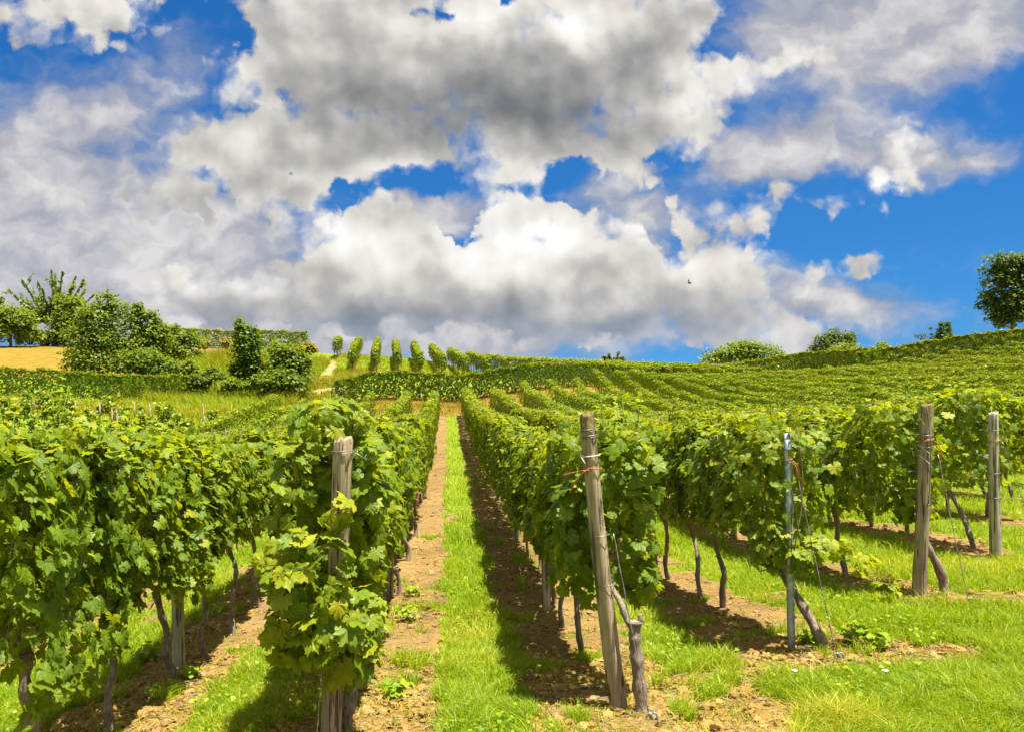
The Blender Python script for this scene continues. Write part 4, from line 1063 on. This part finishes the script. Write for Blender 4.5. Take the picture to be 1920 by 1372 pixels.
# left post, wrapped by the vine
oA, at = end_post(620, 1395, 4.36, 1.80, .056, (.075, .0), 'grey wooden end post half hidden by hanging vine leaves', M_WOOD, taper=.95, square=.12)
c = at(1.72); link('wire_binding', wire_bag([ring(c, .062, turns=2), np.array([c + (.05, -.04, 0), c + (.09, -.07, .01), c + (.13, -.06, -.02), c + (.14, -.03, .0)])], .0028).mesh('wire_binding', M_WIRE, smooth=True), oA)
c = at(1.40); link('tie', wire_bag([ring(c, .060, turns=2, tilt=.3), spline([c + (.03, -.06, 0), c + (.0, -.07, -.06), c + (-.02, -.065, -.16)], 6), spline([c + (.03, -.06, 0), c + (.03, -.07, -.05), c + (.015, -.065, -.12)], 6)], .0028).mesh('tie', M_TWINE, smooth=True), oA)
c = at(.42); link('wire_binding', wire_bag([ring(c, .062, turns=1, tilt=.2)], .0028).mesh('wire_binding', M_WIRE, smooth=True), oA)
# leaning post
oB, at = end_post(1161, 1320, 4.90, 1.91, .053, (-.21, .02), 'tall bare wooden end post leaning left beside the grassy aisle', M_WOOD, taper=.78, square=.34, bend=-.015)
for zz in (1.80, 1.76): link('wire_binding', wire_bag([ring(at(zz), .052, turns=2, tilt=.1)], .003).mesh('wire_binding', M_WIRE, smooth=True), oB)
for zz in (1.12, .80): link('wire_binding', wire_bag([ring(at(zz), .061, tilt=.12)], .0025).mesh('wire_binding', M_WIRE, smooth=True), oB)
c = at(1.64); link('tie', wire_bag([ring(c, .056, tilt=.1), spline([c + (-.05, -.03, 0), c + (-.08, -.02, .02), c + (-.05, -.05, -.04)], 6)], .004).mesh('tie', M_WHITE, smooth=True), oB)
c = at(1.56); link('tie', wire_bag([ring(c, .056, tilt=-.1), spline([c + (-.03, -.05, .01), c + (-.10, -.03, -.05), c + (-.15, .0, -.16)], 6), spline([c + (-.03, -.05, .0), c + (-.12, -.01, -.02), c + (-.19, .05, -.05)], 6)], .0042).mesh('tie', M_TWINE, smooth=True), oB)
# galvanised channel post
xC = (1484 - 838) / FPX * 6.02
oC = empty('trellis_post', (xC, 6.02, float(ground(xC, 6.02))), 'slim grey galvanised metal end post', 'post')
prof = np.array([(-.024,-.016),(-.024,.018),(-.020,.018),(-.020,-.012),(-.006,-.012),(-.004,-.006),(.004,-.006),(.006,-.012),(.020,-.012),(.020,.018),(.024,.018),(.024,-.016)])
zs = np.linspace(-.2, 1.74, 12); k = len(prof)
V = np.concatenate([np.stack([prof[:, 0] - .02 * z, prof[:, 1], np.full(k, z)], -1) for z in zs])
F = [(i * k + j, i * k + (j + 1) % k, (i + 1) * k + (j + 1) % k, (i + 1) * k + j) for i in range(len(zs) - 1) for j in range(k)]
link('post_shaft', make_mesh('post_shaft', V, [np.array(F), np.arange(11 * k, 12 * k)[None]], M_ZINC), oC)
hb = Bag()
for zz in np.arange(.25, 1.7, .10):
    for sx_ in (-1, 1):
        x0 = -.02 * zz + sx_ * .0255
        hb.add(np.array([(x0 - .004, -.018, zz), (x0 + .004, -.018, zz), (x0 + .004, -.0165, zz + .03), (x0 - .004, -.0165, zz + .03), (x0 + sx_ * .006, -.004, zz + .01), (x0 + sx_ * .006, -.004, zz + .028)]), np.array([(0, 1, 2, 3), (1, 4, 5, 2)]))
tag(link('wire_hooks', hb.mesh('wire_hooks', M_ZINC), oC), kind='stuff')
c = np.array([-.03, 0, 1.52]); link('tie', wire_bag([ring(c, .032, tilt=.1), spline([c + (.03, -.02, 0), c + (.07, -.03, -.05), c + (.09, -.03, -.16), c + (.10, -.03, -.22)], 8), spline([c + (.03, -.02, 0), c + (.06, -.035, -.08), c + (.085, -.03, -.2)], 8)], .0042).mesh('tie', M_TWINE, smooth=True), oC)
link('wire_binding', wire_bag([ring((-.031, 0, 1.60), .032, turns=2), ring((-.03, 0, 1.5), .033)], .0025).mesh('wire_binding', M_WIRE, smooth=True), oC)
# thick post with orange loop
oD, at = end_post(1723, 1115, 7.46, 1.90, .064, (.085, 0), 'thick straight wooden end post with an orange loop and tight guy wire', M_WOOD, taper=.86)
for zz in (1.60, 1.56, 1.48): link('wire_binding', wire_bag([ring(at(zz), .064, tilt=.1)], .0032).mesh('wire_binding', M_WIRE, smooth=True), oD)
c = at(1.55); link('tie', wire_bag([ring(c, .066, tilt=.15), spline([c + (.05, -.05, 0), c + (.10, -.05, -.04), c + (.12, -.05, -.16), c + (.10, -.05, -.25)], 8)], .0048).mesh('tie', M_TWINE, smooth=True), oD)
c = at(1.5); link('tie', wire_bag([ring(c, .064, tilt=-.8, turns=2, dz=-.1)], .003).mesh('tie', M_WHITE, smooth=True), oD)
# palest post
oE, at = end_post(1867, 1040, 9.22, 1.76, .066, (-.03, 0), 'pale bleached wooden end post near the right edge', M_WOOD_PALE, taper=.80)
for zz in (1.55, 1.02, .72): link('wire_binding', wire_bag([ring(at(zz), .064, tilt=.1)], .003).mesh('wire_binding', M_WIRE, smooth=True), oE)
c = at(1.42); link('tie', wire_bag([ring(c, .060, tilt=.15), spline([c + (.05, -.05, 0), c + (.09, -.05, -.06), c + (.10, -.05, -.2)], 8)], .0045).mesh('tie', M_TWINE, smooth=True), oE)

def guy(p0, p1, label, rad=.0028, kind='loop'):
    p0, p1 = np.array(p0), np.array(p1)
    o = empty('guy_wire', tuple(p1), label, 'wire')
    d = p0 - p1
    tw = spline([(0, 0, .03), d * .5 + (0, 0, -.01), d], 16)
    b = wire_bag([tw, tw + .004 * np.stack([np.sin(np.arange(16) * 2), np.cos(np.arange(16) * 2), 0 * np.arange(16.)], -1)], rad)
    link('wire_strand', b.mesh('wire_strand', M_WIRE, smooth=True), o)
    a = np.linspace(0, math.pi, 9)
    lp = [np.stack([.028 * np.cos(a) + s_, 0 * a + s_ * .3, .09 * np.sin(a) - .03], -1) for s_ in ((0, .03) if kind == 'loop' else (0,))]
    link('ground_anchor', wire_bag(lp, .0075, 6).mesh('ground_anchor', M_ZINC, smooth=True), o)
    return o
def onground(px, py, Yg):
    x = (px - 838) / FPX * Yg
    return (x, Yg, float(ground(x, Yg)))
guy((oD.location.x + .14, 7.38, oD.location.z + 1.42), onground(1816, 1142, 7.0), 'tight guy wire running from the orange looped wooden post to its anchor')
guy((oE.location.x + .04, 9.16, oE.location.z + 1.42), onground(1960, 1060, 8.8), 'guy wire slanting from the pale bleached post to the ground')
guy((oC.location.x + .03, 6.0, oC.location.z + 1.44), onground(1570, 1243, 5.62), 'guy wire from the grey metal post to two steel loops in the earth')
guy((oB.location.x - .05, 4.84, oB.location.z + 1.15), onground(1218, 1360, 4.58), 'guy wire hanging from the leaning wooden post beside the stump')
guy((oA.location.x - .01, 4.30, oA.location.z + 1.0), (oA.location.x - .05, 4.12, float(ground(oA.location.x, 4.12))), 'thin guy wire dropping down the leafy left post', rad=.002, kind='one')
# posts inside the rows
rr = np.random.default_rng(31)
PM = []
for i in range(4):
    V, F = post_mesh(rr, 1.66, .046 + .008 * rr.random(), (rr.normal(0, .05), rr.normal(0, .05)), taper=.9)
    PM.append(make_mesh('line_post', V, F, M_WOOD if i % 2 else M_WOOD_PALE, None, True))
for k, st, step, num in (('Z', 6.35, 3.8, 6), ('A', 8.9, 4.3, 6), ('B', 8.4, 4.0, 7), ('C', 9.9, 4.2, 6), ('D', 12.3, 4.3, 5), ('E', 13.6, 4.3, 4)):
    for j in range(num):
        y = st + step * j; x = ROWX[k] + rr.normal(0, .03)
        o = link('line_post', PM[rr.integers(4)], None, (x, y, float(ground(x, y))))
        o.rotation_euler = (0, 0, rr.uniform(0, 6))
        if j < 2: lb = ('nearest' if j == 0 else 'second nearest') + ' wooden line post among the trunks of ' + ROWDESC[k]
        else: lb = 'wooden line post further back among the trunks of ' + ROWDESC[k]
        tag(o, lb, 'post', 'line posts' if j < 2 else 'line posts in ' + ROWDESC[k])
# trellis wires of the near rows
for k in 'ABCDEZ':
    x = ROWX[k]; y0, y1 = row_start(x) - .05, 30.0
    if k == 'A': y0 = 4.4
    b = Bag()
    ys = np.arange(y0, y1, 1.5)
    for zz, dx in ((.80, 0), (1.25, .05), (1.25, -.05), (1.68, .04), (1.68, -.04)):
        p = np.stack([x + dx + 0 * ys, ys, ground(x + 0 * ys, ys) + zz], -1); p[0, 0] = x
        add_tube(b, p, .0016, 4)
    o = link('trellis_wire', b.mesh('trellis_wire', M_WIRE))
    tag(o, 'thin trellis wires strung through the leaves of ' + ROWDESC[k], 'wire', 'trellis wires')
# young vineyard with stakes in the hollow on the left
sm_ = Bag(); add_tube(sm_, [(0, 0, -.2), (.01, 0, .8), (0, 0, 1.55)], .035, 8)
SM = sm_.mesh('vine_stake', M_WOOD, smooth=True)
STK = [(62,757,37),(70,752,38.5),(141,750,38),(187,754,36),(210,764,33.5),(219,768,33),(252,752,37),(281,756,36.5),(381,756,36)]
for i, (px, py, Y) in enumerate(STK):
    x, _, zt_ = wpt(px, py, Y)
    o = link('vine_stake', SM, None, (x, Y, float(ground(x, Y)))); o.scale[2] = max(.5, (zt_ - float(ground(x, Y))) / 1.55)
    lb = 'pale vine stake among the young vines below the left crosswise row'
    if i == 8: lb = 'pale vine stake standing alone, nearest the curving rows'
    tag(o, lb, 'stake', 'stakes among the young vines' if i != 8 else None)
rr = np.random.default_rng(61)
YV = []
for s in range(4):
    b = Bag(); crown_leaves(b, rr, [(0,0,.75,.24,.24,.5),(.05,0,1.2,.16,.16,.35),(-.08,.05,.45,.2,.2,.3)], 190, .10, 2, .5)
    YV.append(b.mesh('foliage', M_VINE_FAR))
tb = Bag(); add_tube(tb, spline([(0,0,-.1),(.03,0,.4),(0,.02,1.1)], 6), .016, 5); YT = tb.mesh('stem', M_BARK)
cnt = 0
for px in range(-20, 430, 17):
    for Y in (28, 31, 34, 36.5):
        if rr.random() < .30: continue
        x = (px + rr.normal(0, 5) - 838) / FPX * Y; y = Y + rr.normal(0, .5)
        if x > -10.8: continue
        o = empty('young_vine', (x, y, float(ground(x, y))), 'small loose young vine in the staked plot below the left crosswise row', 'young vine', 'young vines in the staked plot', rz=rr.uniform(0, 6))
        o.scale = [rr.uniform(.55, .95)] * 3
        link('foliage', YV[rr.integers(4)], o); link('stem', YT, o); cnt += 1
# a bird high over the crest
bb = Bag()
add_tube(bb, spline([(0,-.16,0),(0,-.08,.01),(0,.02,.015),(0,.10,.012),(0,.15,.02)], 9), [.012,.03,.045,.052,.05,.045,.036,.032,.012], 8)
for sg in (-1, 1):
    bb.add(np.array([(0,.06,.03),(sg*.14,.09,.10),(sg*.28,.0,.16),(sg*.15,-.03,.09),(0,-.06,.03)]), np.array([(0,1,3),(1,2,3),(0,3,4)]))
bb.add(np.array([(0,-.12,.0),(-.05,-.26,-.01),(.05,-.26,-.01)]), np.array([(0,1,2)]))
MB_, T, out = material('dark_feathers')
principled(T, out, T.ramp(T.noise(T.n('ShaderNodeTexCoord').outputs['Object'], 40, 2, .5), [(.3, (.015,.014,.014)), (.7, (.04,.036,.034))]), .7, .2)
o = link('bird', bb.mesh('bird', MB_), None, wpt(1292, 531, 60)); o.rotation_euler = (0, .9, .6)
tag(o, 'tiny dark bird flying in front of the right hand cloud', 'bird')
# ------------------------------------------------------------------ grass, weeds and litter
def blades(r, x, y, h, w, lean_dir, lean, tone, zoff=0.0):
    n = len(x)
    z = ground(x, y) + zoff
    a = r.uniform(0, 2 * math.pi, n)
    dx, dy = np.cos(lean_dir), np.sin(lean_dir)
    wx, wy = -np.sin(a), np.cos(a)
    V = np.zeros((n, 5, 3))
    for i, (f, ww) in enumerate(((0, 1.0), (.5, .8))):
        off = lean * h * f ** 1.8
        for j, s in enumerate((-1, 1)):
            V[:, i * 2 + j, 0] = x + dx * off + wx * w * ww * s * .5
            V[:, i * 2 + j, 1] = y + dy * off + wy * w * ww * s * .5
            V[:, i * 2 + j, 2] = z + h * f - .01 * (f == 0)
    V[:, 4, 0] = x + dx * lean * h; V[:, 4, 1] = y + dy * lean * h; V[:, 4, 2] = z + h * (1 - .28 * lean)
    b0 = np.arange(n) * 5
    return V.reshape(-1, 3), [np.stack([b0, b0 + 1, b0 + 3, b0 + 2], -1), np.stack([b0 + 2, b0 + 3, b0 + 4], -1)], np.repeat(tone, 5)
rgz = np.random.default_rng(200)
def sample_field(n, y0, y1, p, umin=-.66, umax=.84):
    q = rgz.random(n)
    y = (y0 ** (1 - p) + q * (y1 ** (1 - p) - y0 ** (1 - p))) ** (1 / (1 - p))
    return rgz.uniform(umin, umax, n) * y, y
def grass_patch(name, n, y0, y1, p, hs, wk, keep=None):
    x, y = sample_field(n, y0, y1, p)
    # tufts
    x = x + rgz.normal(0, .012, n); y = y + rgz.normal(0, .012, n)
    m = (soil(x, y) < .42 + rgz.normal(0, .10, n)) & (y < np.interp(x, [-14, -10, -2.3, 3, 8, 12.6, 16, 30], [41, 45, 44, 44.5, 47.5, 49, 57, 66]))
    if keep is not None: m &= keep(x, y)
    x, y = x[m], y[m]; k = len(x)
    c = fbm(x, y, 2.2, 71); c2 = fbm(x, y, .45, 73); c3 = vnoise(x, y, 9, 75)
    h = hs * (.30 + 1.0 * c + .6 * (c3 - .5)) * rgz.uniform(.4, 1.3, k)
    ld = c2 * 9 + rgz.normal(0, 1.7, k)
    dryp = sstep(fbm(x, y, .9, 77), .55, .75)
    tone = np.clip(.40 + .5 * (c - .5) + .4 * (c2 - .5) + .22 * dryp + rgz.normal(0, .17, k) + np.where(rgz.random(k) < .07 + .25 * dryp, .45, 0), .02, .98)
    V, F, t = blades(rgz, x, y, h, (.0035 + wk * y) * rgz.uniform(.7, 1.3, k), ld, rgz.uniform(.2, 1.3, k), tone)
    return tag(link(name, make_mesh(name, V, F, M_GRASS, {'tone': t})), kind='stuff')
grass_patch('grass', 420000, 3.2, 13, 1.7, .135, .0005)
grass_patch('grass', 130000, 12, 50, 1.9, .16, .0007)
# sparse short weeds and straws on the bare strips
n = 26000
x, y = sample_field(n, 3.5, 30, 1.9)
m = (soil(x, y) > .5) & (fbm(x, y, 3.1, 81) > .50)
x, y = x[m], y[m]; k = len(x)
V, F, t = blades(rgz, x, y, rgz.uniform(.02, .08, k), .005 + .0006 * y, rgz.uniform(0, 6.3, k), rgz.uniform(.3, 1.1, k), np.clip(rgz.normal(.45, .2, k), 0, 1))
tag(link('weeds', make_mesh('weeds', V, F, M_GRASS, {'tone': t})), kind='stuff')
n = 46000
x, y = sample_field(n, 3.5, 42, 1.7)
m = soil(x, y) > .3
x, y = x[m], y[m]; k = len(x)
V, F, t = blades(rgz, x, y, rgz.uniform(.03, .12, k), .003 + .0006 * y, rgz.uniform(0, 6.3, k), rgz.uniform(1.5, 2.6, k), np.clip(rgz.normal(.6, .22, k), 0, 1), .012)
V = V.reshape(-1, 5, 3)
V[:, 4, 2] = ground(V[:, 4, 0], V[:, 4, 1]) + rgz.uniform(.005, .03, k)
V[:, 2:4, 2] = (V[:, 0:2, 2] + V[:, 4:5, 2]) / 2 + .012
tag(link('straw_litter', make_mesh('straw_litter', V.reshape(-1, 3), F, M_STRAW, {'tone': t})), kind='stuff')
# clods
cl, T, out = material('clods')
pos = T.n('ShaderNodeNewGeometry').outputs['Position']
principled(T, out, T.ramp(T.math('ADD', T.math('MULTIPLY', T.noise(pos, 40, 3, .6), .6), T.math('MULTIPLY', T.noise(pos, 6, 3, .6), .4)), [(.3, (.12,.07,.022)), (.55, (.27,.165,.06)), (.75, (.40,.27,.12))]), .95, .1)
bmt = bmesh.new(); bmesh.ops.create_icosphere(bmt, subdivisions=1, radius=1)
CV = np.array([v.co for v in bmt.verts]); CF = np.array([[v.index for v in f.verts] for f in bmt.faces]); bmt.free()
n = 24000
x, y = sample_field(n, 3.5, 34, 1.8)
m = soil(x, y) > .45
x, y = x[m], y[m]; k = len(x)
sz = np.minimum(rgz.lognormal(-4.75, .65, k) * (1 + .03 * y), .05)
V = CV[None] * (1 + rgz.normal(0, .22, (k, len(CV), 1))) * (sz[:, None] * rgz.uniform(.6, 1.2, (k, 3)) * (1.25, 1.25, .7))[:, None]
V = V + np.stack([x, y, ground(x, y) + sz * .15], -1)[:, None]
tag(link('soil_clods', make_mesh('soil_clods', V.reshape(-1, 3), (CF[None] + (np.arange(k) * len(CV))[:, None, None]).reshape(-1, 3), cl)), kind='stuff')
# fallen dry leaves
dl = leaf_material('dry_leaf', (.17,.095,.026), (.30,.18,.055), (.42,.30,.11), (.4,.25,.06), .15, .8, .1)
n = 3200
x, y = sample_field(n, 3.6, 26, 1.7)
m = soil(x, y) > .25
x, y = x[m], y[m]; k = len(x)
b = Bag()
b.leaves(np.stack([x, y, ground(x, y) + .022], -1), np.array([0, 0, 1.]) + rgz.normal(0, .35, (k, 3)), rgz.normal(0, 1, (k, 3)), rgz.uniform(.02, .05, k), np.clip(rgz.normal(.5, .2, k), 0, 1), 1, rgz, 2.0)
tag(link('fallen_leaves', b.mesh('fallen_leaves', dl)), kind='stuff')
# prunings: short dark sticks lying on the earth
n = 2600
x, y = sample_field(n, 3.6, 24, 1.7)
m = soil(x, y) > .4
x, y = x[m], y[m]; k = len(x)
a = rgz.uniform(0, 2 * math.pi, k); L_ = rgz.uniform(.04, .17, k); q = rgz.uniform(.0025, .005, k) * (1 + .05 * y)
dx_, dy_ = np.cos(a) * L_, np.sin(a) * L_
V = np.zeros((k, 6, 3))
for e in (0, 1):
    ex, ey = x + dx_ * (e - .5), y + dy_ * (e - .5); ez = ground(ex, ey) + .012 + rgz.uniform(0, .012, k)
    for j in range(3):
        an = j * 2.1
        V[:, e * 3 + j, 0] = ex - np.sin(a) * q * math.cos(an); V[:, e * 3 + j, 1] = ey + np.cos(a) * q * math.cos(an); V[:, e * 3 + j, 2] = ez + q * math.sin(an)
b0 = np.arange(k)[:, None] * 6
F = np.concatenate([b0 + np.array([[j, (j + 1) % 3, 3 + (j + 1) % 3, 3 + j]]) for j in range(3)])
tag(link('prunings', make_mesh('prunings', V.reshape(-1, 3), F, M_BARK)), kind='stuff')
# tall growth on the bank behind the rows, and the straw at the rows' far ends
def tall(name, n, xr, yr, h, w, mat, t0, keep=None):
    x = rgz.uniform(*xr, n); y = rgz.uniform(*yr, n)
    c = fbm(x, y, .35, 91)
    m = rgz.random(n) < .25 + 1.3 * c
    if keep is not None: m &= keep(x, y)
    x, y, c = x[m], y[m], c[m]; k = len(x)
    V, F, t = blades(rgz, x, y, h * (.4 + c) * rgz.uniform(.5, 1.3, k), w, c * 8 + rgz.normal(0, 1, k), rgz.uniform(.1, .7, k), np.clip(t0 + .8 * (c - .5) + rgz.normal(0, .13, k), 0, 1))
    tag(link(name, make_mesh(name, V, F, mat, {'tone': t})), kind='stuff')
offpath = lambda x, y: ~((x > -10.3) & (x < -7.0) & (y > 49) & (y < 69))
tall('tall_grass', 34000, (-24, -8.2), (50.5, 66), .95, .05, M_GRASS, .66, offpath)
tall('tall_dry_grass', 12000, (-24, -8.0), (51, 66), 1.1, .04, M_STRAW, .35, lambda x, y: offpath(x, y) & (fbm(x, y, .5, 95) > .5))
tall('dry_grass', 9000, (-8, 6), (44, 49.5), .22, .03, M_STRAW, .45)
tall('dry_grass', 5000, (-32, -12), (39, 47), .45, .035, M_STRAW, .30)
tall('tall_grass', 9000, (-32, -8.5), (38, 51), .55, .04, M_GRASS, .72)
tall('crest_grass', 16000, (-11, 8), (58, 80), .22, .05, M_GRASS, .55)
offtrack = lambda x, y: ~(((np.abs(x + 7.6) < .34) & (y < 54.6)) | ((np.abs(y - 54.4) < .6) & (x > -9.9) & (x < -7.3)) | ((np.abs(x + 9.7 + .09 * (y - 60)) < .5) & (y > 58)))
tall('dry_grass', 9000, (-11, -6.2), (46.5, 63), .42, .04, M_STRAW, .35, offtrack)
tall('tall_grass', 7000, (-11, -6.2), (46.5, 63), .40, .045, M_GRASS, .8, offtrack)
# single weed tufts
wt_ = []
for s in range(3):
    r = np.random.default_rng(700 + s); b = Bag(); k = 60
    a = r.uniform(0, 6.28, k); rd = r.uniform(.01, .10, k)
    P = np.stack([np.cos(a) * rd, np.sin(a) * rd, .03 + r.uniform(0, .10, k)], -1)
    b.leaves(P, np.stack([np.cos(a) * .4, np.sin(a) * .4, np.ones(k)], -1) + r.normal(0, .25, (k, 3)), np.stack([np.cos(a), np.sin(a), .25 + 0 * a], -1), r.uniform(.018, .042, k), np.clip(r.normal(.42, .15, k), 0, 1), 2, r)
    wt_.append(b.mesh('weed_tuft', M_GRASS))
WEED = [(774,1104,8.9,'leafy weed tuft on the bare strip left of the grassy aisle, farther one'),(762,1160,7.9,'leafy weed tuft on the bare strip left of the grassy aisle, middle one'),(745,1300,5.3,'leafy weed tuft on the bare strip nearest the leafy left post'),
        (275,1205,6.9,'leafy weed tuft in the grass behind the left row trunks'),(355,1240,6.2,'small weed tuft beside the left row line post'),(1600,1215,6.0,'dark weed tuft right of the slanting trunk'),(1520,1195,6.15,'dark weed tuft at the foot of the slanting trunk'),(1640,1240,5.85,'weed tuft beside the two steel anchor loops')]
for i, (px, py, Y, lb) in enumerate(WEED):
    x = (px - 838) / FPX * Y
    o = link('weed_tuft', wt_[i % 3], None, (x, Y, float(ground(x, Y)))); o.rotation_euler[2] = i * 1.3; o.scale = [1.0 + .25 * (i % 2)] * 3
    tag(o, lb, 'weed', 'weed tufts')

# low clover and plantain leaves between the blades
n = 16000
x, y = sample_field(n, 3.4, 16, 1.7)
m = (soil(x, y) < .6) & (fbm(x, y, 1.7, 55) > .5)
x, y = x[m], y[m]; k = len(x)
b = Bag()
b.leaves(np.stack([x, y, ground(x, y) + rgz.uniform(.03, .10, k)], -1), np.array([0, 0, 1.]) + rgz.normal(0, .35, (k, 3)), rgz.normal(0, 1, (k, 3)) * (1, 1, .3), rgz.uniform(.008, .022, k) * (1 + .04 * y), np.clip(rgz.normal(.42, .16, k), 0, 1), 2, rgz)
tag(link('clover', b.mesh('clover', M_GRASS)), kind='stuff')
M_PETAL, T, out = material('white_petal')
co = T.n('ShaderNodeTexCoord').outputs['Object']
principled(T, out, T.ramp(T.noise(co, 90, 2, .5), [(.3, (.62,.60,.56)), (.7, (.74,.73,.70))]), .7, .2)
for i, (px, py, Y, lb) in enumerate(((1490,1303,5.05,'white daisy in the grass below the grey metal post, left one'),(1660,1327,4.95,'white daisy in the grass near the lower right corner'))):
    xx = (px - 838) / FPX * Y
    b = Bag()
    for q in range(9):
        a = q * 2 * math.pi / 9; d = np.array([math.cos(a), math.sin(a), .15]); e = np.array([-math.sin(a), math.cos(a), 0])
        b.add(np.array([d * .003, d * .014 + e * .005, d * .021, d * .014 - e * .005]) + (0, 0, .14), np.array([(0, 1, 2, 3)]))
    o = empty('daisy', (xx, Y, float(ground(xx, Y))), lb, 'flower')
    link('petals', b.mesh('petals', M_PETAL), o)
    sb_ = Bag(); add_tube(sb_, [(0, 0, -.01), (.004, 0, .07), (0, 0, .14)], .0016, 5); link('stem', sb_.mesh('stem', M_GRASS), o)
